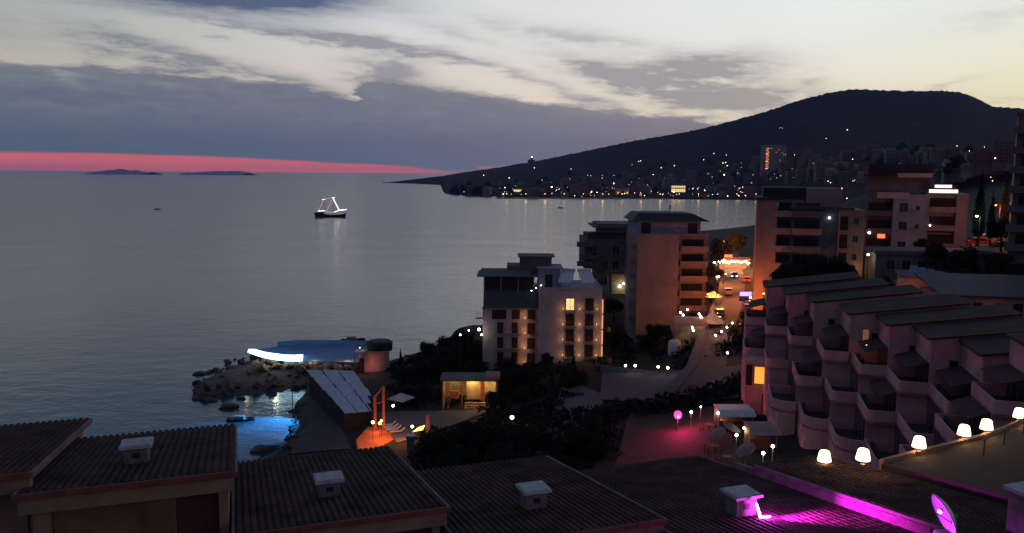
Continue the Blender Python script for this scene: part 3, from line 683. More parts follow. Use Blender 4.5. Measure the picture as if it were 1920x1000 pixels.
# lit windows
def near_wall_box(t, x0, x1, z0, z1, m, name='window'):
    w_ = MB().box(x0 - .08, x1 + .08, -.045, -.003, z0 - .08, z1 + .08).obj(name, 'frame', t); MB().box(x0, x1, -.062, -.047, z0, z1).obj('pane', m, w_); return w_
near_wall_box(TU[3], 1.35, 1.95, -3.4, -1.5, 'e_win3')
# amber room at the foot of the row: lowest storey corner of the farthest units
p = at(1428, 703, 97.0)
t = thing('garden_room', 'flat roofed pink annexe with an amber lit window at the left foot of the apartments', 'building', (p[0], p[1], p[2] - 7), -AZ2)
bw = MB().box(-1.9, 2.6, 0, 5, -2, 8.5).box(-2.1, 2.8, -.2, 5.2, 8.5, 8.7).obj('wall', 'pinkwall2', t)
w_ = MB().box(-.95, .95, -.06, -.003, 5.75, 8.1).obj('window', 'wood', t); MB().box(-.83, .83, -.08, -.062, 5.87, 7.98).obj('pane', 'e_win', w_)
MB().box(-1.86, -1.1, -.06, -.003, 5.6, 8.2).obj('door', 'darkopen', t)
w_ = MB().box(.1, 1.0, -.06, -.003, 2.3, 4.7).obj('window', 'frame', t); MB().box(.18, .92, -.08, -.062, 2.4, 4.6).obj('pane', 'glass', w_)
lamp(t, (0, -1.2, 6.6), (1, .45, .1), 20, .3)
# dim orange balcony
l_ = lamp(TU[4], (-1.6, 3.0, -2.9), (1, .30, .08), 14, .15)
b_ = MB().ball((-1.5, 3.1, -2.75), .12).obj('wall_lamp', 'e_orange', TU[4])

# ================================================================== apartment blocks
def window(t, x, z, w, h, y=0, glass='glass', fr='frame', dep=.06, mull=True, name='window'):
    f = MB().box(x - w / 2 - .09, x + w / 2 + .09, y - dep, y - .003, z - .09, z).box(x - w / 2 - .09, x + w / 2 + .09, y - dep, y - .003, z + h, z + h + .09)
    f.box(x - w / 2 - .09, x - w / 2, y - dep, y - .003, z, z + h).box(x + w / 2, x + w / 2 + .09, y - dep, y - .003, z, z + h)
    if mull: f.box(x - .03, x + .03, y - dep * .8, y - .012, z, z + h)
    f = f.obj(name, fr, t)
    MB().box(x - w / 2, x + w / 2, y - .02, y - .004, z, z + h).obj('pane', glass, f); return f
def balcony(t, x0, x1, z, d=1.3, y=0, rail='rail', solid=None, curved=False, name='balcony'):
    b = MB().box(x0, x1, y - d, y - .003, z - .16, z).obj(name, 'frame' if not solid else solid, t)
    mb = MB()
    if solid: mb.box(x0, x1, y - d, y - d + .12, z, z + .95).box(x0, x0 + .12, y - d + .12, y - .004, z, z + .95).box(x1 - .12, x1, y - d + .12, y - .004, z, z + .95); mb.obj('parapet', solid, b)
    else:
        mb.box(x0, x1, y - d, y - d + .05, z + .95, z + 1.0); n = max(3, int((x1 - x0) / .35))
        for k in range(n + 1): xx = x0 + .02 + (x1 - x0 - .04) * k / n; mb.box(xx - .018, xx + .018, y - d + .005, y - d + .035, z, z + .95)
        for xx in (x0, x1 - .04): mb.box(xx, xx + .04, y - d + .05, y - .004, z + .95, z + 1.0)
        mb.obj('railing', rail, b)
    return b

# --- white hotel by the shore
HX0, HB = at(905, 690, 150)[0], 5.8
t = thing('hotel', 'white shore hotel with warm lit facade and navy mansard roof', 'hotel', (HX0, 150, HB))
H1 = float(at(950, 576, 150)[2] - HB); H2 = float(at(1070, 545, 148)[2] - HB)
MB().box(0, 10.6, 0, 14, -3, H1).obj('wall', 'white_wall', t)
wR = MB().box(10.6, 22.4, -2, 13, -3, H2).box(10.6, 22.4, -2, -1.8, H2, H2 + .5).box(22.2, 22.4, -1.8, 13, H2, H2 + .5).obj('wall', 'white_wall', t)
MB().xprism([(-.3, H1), (13.5, H1), (13.2, H1 + 2.9), (1.4, H1 + 2.9)], .1, 10.5).obj('roof', 'slate', t)
MB().box(-.15, 10.59, -.35, -.01, H1 - .45, H1 - .1).obj('cornice', 'cream', t)
MB().box(-1.2, 10.4, 1.0, 9.5, H1 + 5.6, H1 + 5.85).xprism([(1.0, H1 + 5.85), (9.5, H1 + 5.85), (8, H1 + 6.5), (4, H1 + 6.6)], -.6, 9).obj('roof_canopy', 'darkgrey', t)
MB().box(.2, 9.8, 1.9, 9, H1 + 2.9, H1 + 5.6).obj('penthouse', 'black', t)
for x in (0.1, 3.3, 6.6, 9.6): MB().box(x, x + .18, 1.2, 1.4, H1 + 2.9, H1 + 5.6).obj('canopy_post', 'frame', t)
MB().box(4.5, 11.2, 4, 10, H1 + 5.85, H1 + 7.4).box(7, 13.2, 4.5, 10, H1 + 7.4, H1 + 9.1).box(6.6, 13.8, 4.2, 10.2, H1 + 9.1, H1 + 9.3).obj('roof_house', 'darkgrey', t)
MB().box(10.6, 14.8, 1.2, 8, H2 + .02, H2 + 3.6).box(10.3, 15.2, .9, 8.3, H2 + 3.6, H2 + 3.85).obj('stair_house', 'bluewall', t)
MB().box(11.8, 13.2, 1.14, 1.195, H2 + .1, H2 + 2.6).obj('door', 'black', t)
for x, z in ((9.8, 1.0), (10.7, 1.5), (11.6, 2.0)): MB().ball((x - .6, -.1, H1 + 2.2 + z), .09).obj('roof_lamp', 'e_white', t)
# solar water heaters on the roof
for xx, rz, nm in ((15.8, -.35, 'left'), (19.6, .3, 'right')):
    h = thing('solar_heater', '%s one of two pale tilted solar water heaters on the hotel roof' % nm, 'solar heater', (HX0 + xx, 150, HB + H2 + 1.3), rz, 'solar heaters on the white hotel roof')
    MB().add([(-1.3, -1.2, .1), (1.3, -1.2, .1), (1.3, 1.0, 2.0), (-1.3, 1.0, 2.0), (-1.3, -1.15, .0), (1.3, -1.15, .0), (1.3, 1.08, 1.9), (-1.3, 1.08, 1.9)], [(0, 1, 2, 3), (7, 6, 5, 4), (0, 4, 5, 1), (1, 5, 6, 2), (2, 6, 7, 3), (3, 7, 4, 0)]).obj('panel', 'tank', h)
    MB().tube((-1.3, 1.2, 2.2), (1.3, 1.2, 2.2), .32, n=10).obj('tank', 'tank', h)
    MB().tube((-1, 1.2, -.5), (-1, 1.2, 2.0), .05).tube((1, 1.2, -.5), (1, 1.2, 2.0), .05).tube((-1, -1.1, -.5), (-1, -1.1, .1), .05).tube((1, -1.1, -.5), (1, -1.1, .1), .05).obj('stand', 'metal', h)
MB().box(14.2, 17.8, -2.3, -2.01, H2 + .25, H2 + .55).obj('roof_ledge', 'ventcap', t)
def hx(px): return float(at(px, 620, 150)[0] - HX0)
def hzz(py, Y=150): return float(at(1000, py, Y)[2] - HB)
for r_, py in enumerate((598, 626, 654, 682)):     # window foot heights, top to bottom
    z = hzz(py)
    window(t, hx(996), z, 1.35, 1.95, glass='darkopen', fr='shutter')
    lamp(t, (hx(982), -1.1, z + .6), (1, .46, .14), 42 if r_ < 3 else 34, .2)
    if r_ == 0:
        window(t, hx(967), z, 1.35, 1.75, glass='darkopen', fr='shutter')
        MB().box(hx(922), hx(949), -.04, -.003, z - .1, z + 2.0).obj('loggia', 'darkopen', t)
        balcony(t, -1.3, .0, z + .2, .9)
    else:
        for px in (938, 965):
            window(t, hx(px), z + .1, 1.0, 2.0, glass='darkopen', fr='shutter'); balcony(t, hx(px) - 1.15, hx(px) + 1.15, z + .05, 1.0)
    balcony(t, hx(996) - .2, hx(996) + 1.5, z - .1, .8)
    MB().box(hx(984) - .07, hx(984) + .07, -.2, -.004, z + .0, z + .35).obj('wall_lamp', 'e_dimwarm', t)
for r_, py in enumerate((581, 610, 639, 668)):
    z = hzz(py, 148)
    for c_, px in enumerate((1069, 1105)):
        x = hx(px) * 148 / 150
        window(t, x, z, 1.45, 2.15, y=-2, glass='e_win2' if (r_ == 0 and c_ == 0) else 'darkopen', fr='shutter')
        balcony(t, x - 1.2, x + 1.2, z - .12, .7, y=-2)
    for px in (1056, 1087, 1119):
        x = hx(px) * 148 / 150
        MB().box(x - .06, x + .06, -2.2, -2.004, z + .1, z + .4).obj('wall_lamp', 'e_dimwarm', t)
        lamp(t, (x, -3.0, z + .5), (1, .46, .17), 26, .2)
    MB().box(22.42, 22.62, -2.2, -1.6, z - .6, z + 2.0).obj('glowing_wall_edge', 'e_strip', t)  # glowing plates stand in for the orange light on the facade edge
    lamp(t, (23.3, -2.3, z + .7), (1, .48, .14), 26, .15)
lamp(t, (24.5, 4, 6.0), (1, .40, .08), 60, .2)

# --- beige block with balcony stack
BX0 = float(at(1192, 600, 160)[0]); BB = 8.5; BT = float(at(1250, 441, 160)[2] - BB); BW = float(at(1322, 600, 160)[0] - BX0)
t = thing('apartment_block', 'tall beige apartment block with blank wall and black hipped penthouse roof', 'apartment block', (BX0, 160, BB))
bx = float(at(1268, 600, 160)[0] - BX0)
MB().box(0, bx, -.4, 16, -4, BT).obj('wall', 'beige', t)
MB().box(bx + .003, BW, .5, 16, -4, BT).obj('wall', 'beige2', t)
for k in range(7):
    z = BT - 3.1 - 3.0 * k
    if z < 1: break
    balcony(t, bx + .3, BW, z, 1.3, y=.5, solid='beige2')
    w_ = MB().box(bx + .7, BW - .6, .44, .497, z + .05, z + 2.35).obj('window', 'frame', t); MB().box(bx + .8, BW - .7, .42, .438, z + .1, z + 2.25).obj('pane', 'darkopen', w_)
    for s_ in (-1,): balcony(t, -1.1, -.003, z + .2, 1.6, y=3.5, solid='beige2')
MB().box(.0, BW - 1.2, 1.5, 14, BT, BT + 2.7).obj('penthouse', 'bluewall', t)
MB().box(.9, 2.8, 1.42, 1.495, BT + .2, BT + 2.3).obj('window', 'black', t); MB().box(10.3, 12.2, 1.42, 1.495, BT + .2, BT + 2.3).obj('door', 'black', t)
MB().add([(-1.0, .6, BT + 2.7), (BW + .6, .6, BT + 2.7), (BW + .6, 15, BT + 2.7), (-1.0, 15, BT + 2.7), (.4, 3.2, BT + 4.3), (BW - 2.6, 3.2, BT + 4.2), (BW - 2.6, 12, BT + 4.2), (.4, 12, BT + 4.3)],
         [(0, 3, 2, 1), (4, 5, 6, 7), (0, 1, 5, 4), (1, 2, 6, 5), (2, 3, 7, 6), (3, 0, 4, 7)]).obj('roof', 'black', t)
MB().box(-.2, BW + .2, -.5, -.42, BT - .05, BT + .25).obj('parapet', 'beige2', t)
mp = at(1256, 408, 165)
a_ = thing('antenna_mast', 'thin antenna mast with slanting stay on the black penthouse roof', 'antenna', (mp[0], 165, mp[2] - .6))
MB().tube((0, 0, 0), (0, 0, 2.9), .07).obj('mast', 'black', a_); MB().tube((-2.6, 0, .3), (0, 0, 2.6), .06).obj('stay', 'black', a_); MB().ball((0, 0, 2.9), .22).obj('antenna_head', 'black', a_)
mp = at(1288, 412, 165)
a_ = thing('roof_chimney', 'short pipe chimney right of the antenna on the black roof', 'chimney', (mp[0], 165, mp[2] - .8)); MB().tube((0, 0, 0), (0, 0, 1.9), .09).obj('pipe', 'black', a_); MB().tube((0, 0, 1.4), (0, 0, 2.0), .22).obj('cowl', 'black', a_)
mp = at(1328, 436, 166)
a_ = thing('solar_heater', 'lone solar water heater right of the black penthouse roof', 'solar heater', (mp[0], 166, mp[2] - 1), 0)
MB().add([(-1.0, 0, 1.4), (1.1, 0, .7), (1.1, 1.5, .7), (-1, 1.5, 1.4), (-1.0, 0, 1.3), (1.1, 0, .6), (1.1, 1.5, .6), (-1, 1.5, 1.3)], [(0, 1, 2, 3), (7, 6, 5, 4), (0, 4, 5, 1), (1, 5, 6, 2), (2, 6, 7, 3), (3, 7, 4, 0)]).obj('panel', 'solar', a_)
MB().tube((0, .2, -1.5), (0, .2, 1.1), .06).obj('stand', 'metal', a_)

# --- dark block behind
DX0 = float(at(1094, 600, 178)[0]); DB = 6.0; Z = lambda py, Y=178: float(at(1150, py, Y)[2]) - DB
t = thing('apartment_block', 'dark unlit block with jutting balconies over the water left of the beige tower', 'apartment block', (DX0, 178, DB))
w1 = float(at(1190, 600, 178)[0] - DX0)
MB().box(0, w1, 0, 15, Z(505), Z(450)).obj('wall', 'darkgrey', t); MB().box(3.2, w1, .8, 15, -4, Z(505)).obj('wall', 'darkgrey', t)
MB().xprism([(.4, Z(450)), (14, Z(450)), (13, Z(442)), (2, Z(438))], .8, w1).obj('roof', 'black', t)
MB().box(3.8, w1, 2, 14, Z(442), Z(428)).obj('penthouse', 'darkgrey', t)
MB().box(2.0, w1, 1.0, 14.5, Z(428), Z(425)).box(3.0, w1, 2, 14, Z(425), Z(421)).obj('roof_canopy', 'darkgrey', t)
for py, x0 in ((461, -1.8), (485, -1.1), (497, -1.7), (520, 1.0)):
    balcony(t, x0, x0 + 3.6, Z(py), 1.5, y=.0, solid='darkgrey'); balcony(t, 9.0, 12.5, Z(py) + .3, 1.4, y=.0, solid='darkgrey')
for py in (478, 505, 535):
    for x in (2.0 if py < 505 else 4.5, 7.0): window(t, x, Z(py), 1.5, 1.9, y=0 if py < 506 else .8, glass='glass')
MB().box(w1 - 5.3, w1 - 1.2, .55, .79, Z(552), Z(515)).obj('stair_panel', 'stone', t)
MB().ball((w1 - 3.6, -.1, Z(537)), .28).ball((w1 - 2.7, -.1, Z(532)), .18).obj('wall_lamp', 'e_white', t)
lamp(t, (w1 - 3.3, -.6, Z(536)), (1, .95, .7), 60, .15)

# --- long low shore wall line behind the hotel (dark)
def rotk(X0, Y0, deg):
    c, s = math.cos(R(deg)), math.sin(R(deg))
    def f(px, Y=None):
        k = float(at(px, 450, 100)[0]) / 100; return (k * Y0 - X0) / (c + k * s)
    return f
# --- orange lit block on the right of the street
KX0 = float(at(1417, 450, 145)[0]); KB = 13.0; Z = lambda py, Y=145: float(at(1500, py, Y)[2]) - KB; Xk = lambda px, Y=145: float(at(px, 450, Y)[0]) - KX0
Xk = rotk(KX0, 145, 16)
t = thing('apartment_block', 'brown apartment block whose blank corner wall is lit orange by the street', 'apartment block', (KX0, 145, KB), R(-16))
MB().box(0, 3.5, 0, 14, -3, Z(375)).obj('wall', 'beige2', t)
MB().box(3.503, Xk(1572), 1.2, 15, -3, Z(392)).obj('wall', 'darkgrey', t)
MB().box(Xk(1572) + .003, Xk(1621), .4, 15, -3, Z(392)).obj('wall', 'beige2', t)
MB().box(-.3, 4.2, -.3, 14, Z(375), Z(371)).obj('cornice', 'black', t)
MB().box(Xk(1510), Xk(1578), 3, 12, Z(392), Z(353)).obj('penthouse', 'beige', t)
MB().box(1.0, Xk(1508), 3, 12, Z(375), Z(352)).obj('penthouse', 'black', t)
MB().box(Xk(1478), Xk(1600), 0.2, 1.19, Z(392), Z(387)).obj('roof_slab', 'slate', t)
for k in range(5):
    z = Z(405) - 3.15 * k
    # bulging balconies beside the blank wall
    pl = [(3.5 + 2.3 * math.cos(a), .1 - 1.5 * math.sin(a)) for a in [math.pi * q / 8 for q in range(9)]]
    b_ = MB().prism([(x + .9, y + 1.05) for x, y in pl], z - .15, z + .95).obj('balcony', 'beige', t)
    MB().box(3.7, 6.0, 1.10, 1.195, z + .96, z + 2.4).obj('window', 'darkopen', t)
    balcony(t, Xk(1484), Xk(1540), z, 1.2, y=1.2, solid='beige2' if k % 2 else 'darkgrey')
    MB().box(Xk(1488), Xk(1536), 1.12, 1.197, z + .98, z + 2.4).obj('window', 'glass', t)
    zz = Z(429) + .0 - 3.15 * k * 1.02
    if k < 4:
        o_ = MB().box(Xk(1573) + .1, Xk(1589), .33, .397, zz, zz + 2.45).obj('loggia', 'darkopen', t)
        window(t, Xk(1604), zz + 1.2, .7, 1.0, y=.4)
        balcony(t, Xk(1573) + .1, Xk(1589), zz, .7, y=.4)
MB().ball((Xk(1554), .9, Z(407)), .17).obj('wall_lamp', 'e_cool', t)
lamp(t, (Xk(1609), -.8, Z(497)), (1, .55, .12), 40, .2)
# --- white-blue hotel with lit roof sign
QX0 = float(at(1613, 450, 165)[0]); QB = 25.0; Z = lambda py, Y=165: float(at(1710, py, Y)[2]) - QB; Xk = lambda px, Y=165: float(at(px, 400, Y)[0]) - QX0
Xk = rotk(QX0, 165, 24)
t = thing('hotel', 'bluish white hillside hotel with glowing two line roof sign', 'hotel', (QX0, 165, QB), R(-24))
MB().box(.8, Xk(1671), 1.5, 14, -4, Z(362)).obj('wall', 'darkgrey', t)
MB().box(Xk(1671) + .003, Xk(1731), 0, 14, -4, Z(364)).obj('wall', 'bluewall', t)
MB().box(Xk(1731) + .003, Xk(1811), 1.3, 14, -4, Z(362)).obj('wall', 'greylilac', t)
for a, b in ((Xk(1731) + .003, Xk(1737)), (Xk(1789), Xk(1811))): MB().box(a, b, .0, 1.297, -4, Z(362)).obj('wall', 'greylilac', t)
MB().box(.5, Xk(1740), 2.5, 13, Z(362), Z(331)).obj('penthouse', 'darkgrey', t)
MB().box(.0, Xk(1746), 1.0, 14, Z(331), Z(328)).box(.8, Xk(1744), 2.0, 13, Z(328), Z(308)).obj('penthouse', 'black', t)
MB().box(Xk(1676), Xk(1742), .9, 1.0, Z(333), Z(325)).obj('parapet', 'white_wall', t)
MB().box(Xk(1640), Xk(1700), -.2, .8, Z(372), Z(361)).obj('parapet', 'white_wall', t)
for k, py in enumerate((404, 437, 470)):
    z = Z(py); balcony(t, .9, Xk(1670), z, 1.4, y=1.5, solid='darkgrey'); MB().box(1.2, Xk(1668), 1.42, 1.497, z + .97, z + 2.6).obj('window', 'darkopen', t)
    balcony(t, Xk(1737) + .01, Xk(1789) - .01, z + (1.0 if k < 3 else 0), 1.2, y=1.3, solid='greylilac')
    o_ = MB().box(Xk(1740), Xk(1787), 1.22, 1.297, z + 1.97, z + 3.7).obj('window', 'darkopen', t)
for py, h_ in ((396, 1.7), (429, 1.6), (462, 1.2)):
    window(t, Xk(1691), Z(py), 1.4, h_, y=0); window(t, Xk(1717), Z(py) + .3, .6, .9, y=0)
    MB().box(Xk(1691) + 1.5, Xk(1691) + 2.2, -.35, -.004, Z(py) + .1, Z(py) + .6).obj('air_conditioner', 'frame', t)
MB().ball((Xk(1742), .2, Z(420)), .18).obj('balcony_lamp', 'e_cool', t)
w_ = MB().box(Xk(1645), Xk(1659), 1.36, 1.415, Z(447), Z(438)).obj('window', 'e_red', t)
lamp(t, (Xk(1650), .4, Z(446)), (1, .15, .05), 12, .1); lamp(t, (Xk(1700), -1.5, Z(464)), (1, .35, .2), 10, .2)
MB().ball((Xk(1629), .0, Z(437)), .22).obj('balcony_lamp', 'e_cool', t)
# sign: two rows of lit letter plates too far to read
sg = MB(); x = Xk(1746)
sgn = thing('roof_sign', 'glowing white two line sign standing on the hotel roof edge', 'sign', (QX0, 165, QB), R(-24))
for px0, px1, y0, y1, nl in ((1746, 1778, 351.5, 346, 5), (1736, 1790, 361, 354.5, 9)):
    for k in range(nl):
        xa, xb = Xk(px0) + (Xk(px1) - Xk(px0)) * k / nl, Xk(px0) + (Xk(px1) - Xk(px0)) * (k + .93) / nl
        MB().box(xa, xb, -.15, -.03, Z(y0) + .05, Z(y1)).obj('letter_plate', 'e_sign', sgn)
MB().box(Xk(1740), Xk(1786), -.0, .1, Z(363), Z(347)).obj('sign_frame', 'rail', sgn)
lamp(sgn, (Xk(1763), -1.2, Z(357)), (1, .8, .85), 10, 1.0)
# --- block at the right edge
EX0 = float(at(1896, 400, 125)[0]); EB = 28.0; Z = lambda py, Y=125: float(at(1905, py, Y)[2]) - EB
t = thing('apartment_block', 'grey apartment block with balconies cut by the right edge of the picture', 'apartment block', (EX0, 125, EB), R(-31))
MB().box(0, 14, 0, 14, -4, Z(214)).box(-.3, 14.3, -.3, 14, Z(214), Z(210)).obj('wall', 'darkgrey', t)
for k in range(7):
    z = Z(250) - 3.0 * k
    balcony(t, -.6, 4.5, z, 1.1, y=0, solid='darkgrey'); MB().box(.8, 3.6, -.07, -.003, z + .97, z + 2.4).obj('window', 'darkopen', t)
    balcony(t, 5.5, 11, z, 1.4, y=0, solid='darkgrey')
# --- low buildings above the terraced roofs
p = at(1690, 560, 118); p1 = at(1757, 540, 112)
t = thing('low_house', 'low orange lit house wall tucked behind the terraced roofs', 'house', (p[0], p[1], 22.0), R(-20))
h0 = float(at(1700, 520, 118)[2]) - 22
MB().box(0, 6.0, 0, 7, -3, h0).obj('wall', 'pinkwall2', t); MB().box(-.4, 6.4, -.4, 7, h0, h0 + .35).obj('roof', 'darkgrey', t)
window(t, 4.4, h0 - 2.0, .8, 1.2)
lamp(t, (1.2, -1.6, h0 - 1.0), (1, .28, .08), 26, .15)
# long building
p = at(1768, 600, 101); h0 = float(at(1800, 556, 101)[2]) - 20
t = thing('long_house', 'long brown wall with dark doorways and blue panelled roof above the terraced roofs', 'house', (p[0], p[1], 20.0), R(-9))
MB().box(0, 15, 0, 9, -3, h0).obj('wall', 'beige2', t)
MB().add([(-.6, -.5, h0), (15.5, -.5, h0), (15.5, 10, h0 + 1.6), (-.6, 10, h0 + 1.6), (-.6, -.5, h0 + .25), (15.5, -.5, h0 + .25), (15.5, 10, h0 + 1.85), (-.6, 10, h0 + 1.85)], [(0, 3, 2, 1), (4, 5, 6, 7), (0, 1, 5, 4), (1, 2, 6, 5), (2, 3, 7, 6), (3, 0, 4, 7)]).obj('roof', 'slate', t)
for x in (4.0, 6.6, 8.7, 12.0): MB().box(x - .55, x + .55, -.05, -.003, h0 - 2.9, h0 - .7).obj('doorway', 'darkopen', t)
MB().ball((.9, -.2, h0 - .15), .13).obj('wall_lamp', 'e_white', t)
lamp(t, (5.5, -1.2, h0 - 1.8), (1, .32, .12), 14, .1); lamp(t, (.9, -.8, h0 - .4), (1, .8, .5), 8, .1)
# flat roofed building with blue panels
p = at(1640, 520, 135); h0 = float(at(1700, 476, 135)[2]) - 22
t = thing('flat_roofed_building', 'dark flat roofed building with blue solar panels below the hillside hotel', 'building', (p[0], p[1], 22.0), R(-6))
MB().box(0, 19, 0, 14, -3, h0).box(-.3, 19.3, -.3, -.05, h0 - .1, h0 + .5).obj('wall', 'darkgrey', t)
for x in (2.5, 5, 7.5, 10): window(t, x, h0 - 2.6, 1.3, 1.5)
p = at(1700, 540, 119)
t = thing('flat_roofed_building', 'lower flat roof carrying the blue panels, behind the terraced roofs', 'building', (p[0], 119, 20.0), R(-15))
h1 = float(at(1760, 525, 121)[2]) - 21.0
MB().box(0, 13, .5, 10, -3, h1).box(-.2, 13.2, .3, .5, -3, h1 + .3).obj('wall', 'darkgrey', t)

for k in range(7):
    p_ = at(1712 + 16 * k, 512 + 3.5 * k, 121) - np.array(t.location); c_, s_ = math.cos(R(15)), math.sin(R(15)); lx, ly = p_[0] * c_ - p_[1] * s_, p_[0] * s_ + p_[1] * c_
    q = MB().add([(-.6, 0, 0), (.5, 0, 0), (.9, 1.4, 1.0), (-.2, 1.4, 1.0), (-.6, .05, -.08), (.5, .05, -.08), (.9, 1.45, .92), (-.2, 1.45, .92)], [(0, 1, 2, 3), (7, 6, 5, 4), (0, 4, 5, 1), (1, 5, 6, 2), (2, 6, 7, 3), (3, 7, 4, 0)]).obj('solar_panel', 'solar', t, (lx, ly, p_[2]))
    MB().tube((0, 1.3, -1.0), (0.3, 1.3, .9), .04).obj('stand', 'metal', q)

# ================================================================== vegetation
def leafmesh(name, mt, n, clumps, size, seed):
    r_ = np.random.RandomState(seed); cl = []
    for (cx_, cy_, cz_, rr_) in clumps: cl.append((cx_, cy_, cz_, rr_))
    wts = np.array([c[3] ** 2 for c in cl]); wts /= wts.sum(); idx = r_.choice(len(cl), n, p=wts)
    d = r_.normal(size=(n, 3)); d /= np.linalg.norm(d, axis=1)[:, None]; rad = (.55 + .5 * r_.rand(n) ** .7)
    c = np.array([cl[i][:3] for i in idx]); rr = np.array([cl[i][3] for i in idx]); P = c + d * (rr * rad)[:, None] * [1, 1, .85]
    a = r_.normal(size=(n, 3)); a /= np.linalg.norm(a, axis=1)[:, None]; b = np.cross(a, r_.normal(size=(n, 3))); b /= np.linalg.norm(b, axis=1)[:, None]
    s_ = (size * (.6 + .8 * r_.rand(n)))[:, None]
    V = np.stack([P - a * s_, P + b * s_ * .5, P + a * s_, P - b * s_ * .5], 1).reshape(-1, 3)
    m = bpy.data.meshes.new(name); m.from_pydata(V.tolist(), [], [(4 * i, 4 * i + 1, 4 * i + 2, 4 * i + 3) for i in range(n)])
    m.materials.append(M[mt]); return m
def core(mb, clumps):
    for c in clumps: mb.ball(c[:3], c[3] * .72, 8, .9)
BROAD = []
for v in range(5):
    q = random.Random(40 + v); cl = [(0, 0, 3.4, 1.7)]
    for k in range(9):
        a = q.uniform(0, 6.28); r_ = q.uniform(.9, 2.3); cl.append((r_ * math.cos(a), r_ * math.sin(a), q.uniform(1.9, 4.9) - r_ * .25, q.uniform(.75, 1.35)))
    lm = leafmesh('crown', 'leaf' if v % 2 else 'leaf2', 2600, cl, .20, v + 3)
    tb = MB(); tb.tube((0, 0, -1.5), (.1, 0, 2.2), .26, .18, 7)
    for c in cl[1:6]: tb.tube((.1, 0, 1.8), (c[0] * .8, c[1] * .8, c[2]), .11, .04, 5)
    cm = MB(); core(cm, cl); cmesh = cm.mesh('crown_core', 'cyp')
    BROAD.append((lm, tb.mesh('trunk', 'trunk'), cmesh))
CYPR = []
for v in range(3):
    q = random.Random(60 + v); cl = [(q.uniform(-.12, .12), q.uniform(-.12, .12), z, .95 * math.sin(min(1, .16 + (z / 9.5) * .9) * math.pi) ** .6 * (1 - z / 14) + .1) for z in np.arange(.9, 9.3, .55)]
    cm = MB(); core(cm, cl)
    CYPR.append((leafmesh('crown', 'cyp', 2200, cl, .17, 20 + v), MB().tube((0, 0, -1.5), (0, 0, 2), .16, .1, 6).mesh('trunk', 'trunk'), cm.mesh('crown_core', 'cyp')))
SHRUB = []
for v in range(3):
    q = random.Random(80 + v); cl = [(q.uniform(-1, 1), q.uniform(-1, 1), q.uniform(.3, 1.1), q.uniform(.5, .95)) for _ in range(7)]
    cm = MB(); core(cm, cl)
    SHRUB.append((leafmesh('foliage', 'leaf' if v != 1 else 'leaf2', 1300, cl, .15, 30 + v), None, cm.mesh('foliage_core', 'cyp')))
def plant(kind, px, py, Y, sc, label, group, sz=None, zb=None):
    # px, py = where the middle of the crown shows; sc = crown scale
    lib = {'tree': BROAD, 'cypress': CYPR, 'shrub': SHRUB}[kind]; lm, tm, cm = lib[rnd.randrange(len(lib))]
    mid = {'tree': 3.3, 'cypress': 5.0, 'shrub': .8}[kind]; sz = sz or sc
    p = at(px, py, Y); zc = p[2] - mid * sz
    g = hz(p[0], p[1]); ext = max(0, zc - g)
    t = thing({'tree': 'broadleaf_tree', 'cypress': 'cypress_tree', 'shrub': 'shrub'}[kind], label, {'tree': 'tree', 'cypress': 'cypress', 'shrub': 'shrub'}[kind], (p[0], p[1], zc), rnd.uniform(0, 6), group)
    t.scale = (sc, sc, sz)
    link('crown' if kind != 'shrub' else 'foliage', lm, t)
    c_ = link('crown_core' if kind != 'shrub' else 'foliage_core', cm, t); tag(c_, kind='stuff')
    if tm:
        o = link('trunk', tm, t)
        if ext > .5: MB().tube((0, 0, -ext / sz - 1), (0, 0, 0), .3, .26, 7).obj('trunk', 'trunk', t)
    return t
GR = 'dark trees of the shore grove left of the white hotel'
for px, py, Y, sc, lab in [(768, 700, 150, 1.2, 'dark broadleaf tree at the left end of the shore grove, behind the timber posts'), (812, 690, 150, 1.5, 'bulky dark tree left of centre in the shore grove'), (800, 655, 170, .9, 'small tree crown rising against the sea in the left of the grove'),
                           (850, 672, 155, 1.5, 'dark tree directly above the yellow lit bar'), (832, 648, 172, 1.1, 'tree crown against the sea above the middle of the grove'), (868, 634, 168, 1.25, 'highest tree of the grove, with small lamps showing through'), (893, 655, 158, 1.3, 'dark tree touching the left wall of the white hotel'),
                           (890, 692, 147, 1.2, 'dark tree at the hotel foot, right above the lit bar roof'), (775, 740, 136, 1.0, 'low dark tree left of the yellow lit bar, above the paved path'), (742, 700, 158, .8, 'small dark tree behind the round pavilion'),
                           ]: plant('tree', px, py, Y, sc, lab, GR)
plant('cypress', 751, 668, 158, .36, 'short cypress standing alone against the sea left of the grove', None, .42)
GR = 'dark trees in front of the white hotel'
for px, py, Y, sc, lab in [(962, 715, 134, 1.25, 'rounded dark tree right of the yellow lit bar'), (985, 745, 128, 1.1, 'tree overlapping the right of the rounded tree beside the lit bar'), (945, 690, 140, 1.0, 'tree at the foot of the hotel left wing'), (1080, 712, 132, 1.25, 'dark tree below the hotel right wing, beside the grey yard'),
                           (1070, 755, 124, 1.0, 'narrow dark tree beside the path below the grey yard'), (1025, 672, 146, .55, 'little tree before the plain hotel wall'), (935, 755, 124, .8, 'low tree just right of the bar steps')]: plant('tree', px, py, Y, sc, lab, GR)
plant('cypress', 1075, 690, 136, .62, 'cypress tip rising in front of the hotel right wing', None, .75)
GR = 'dark trees along the near slope below the houses'
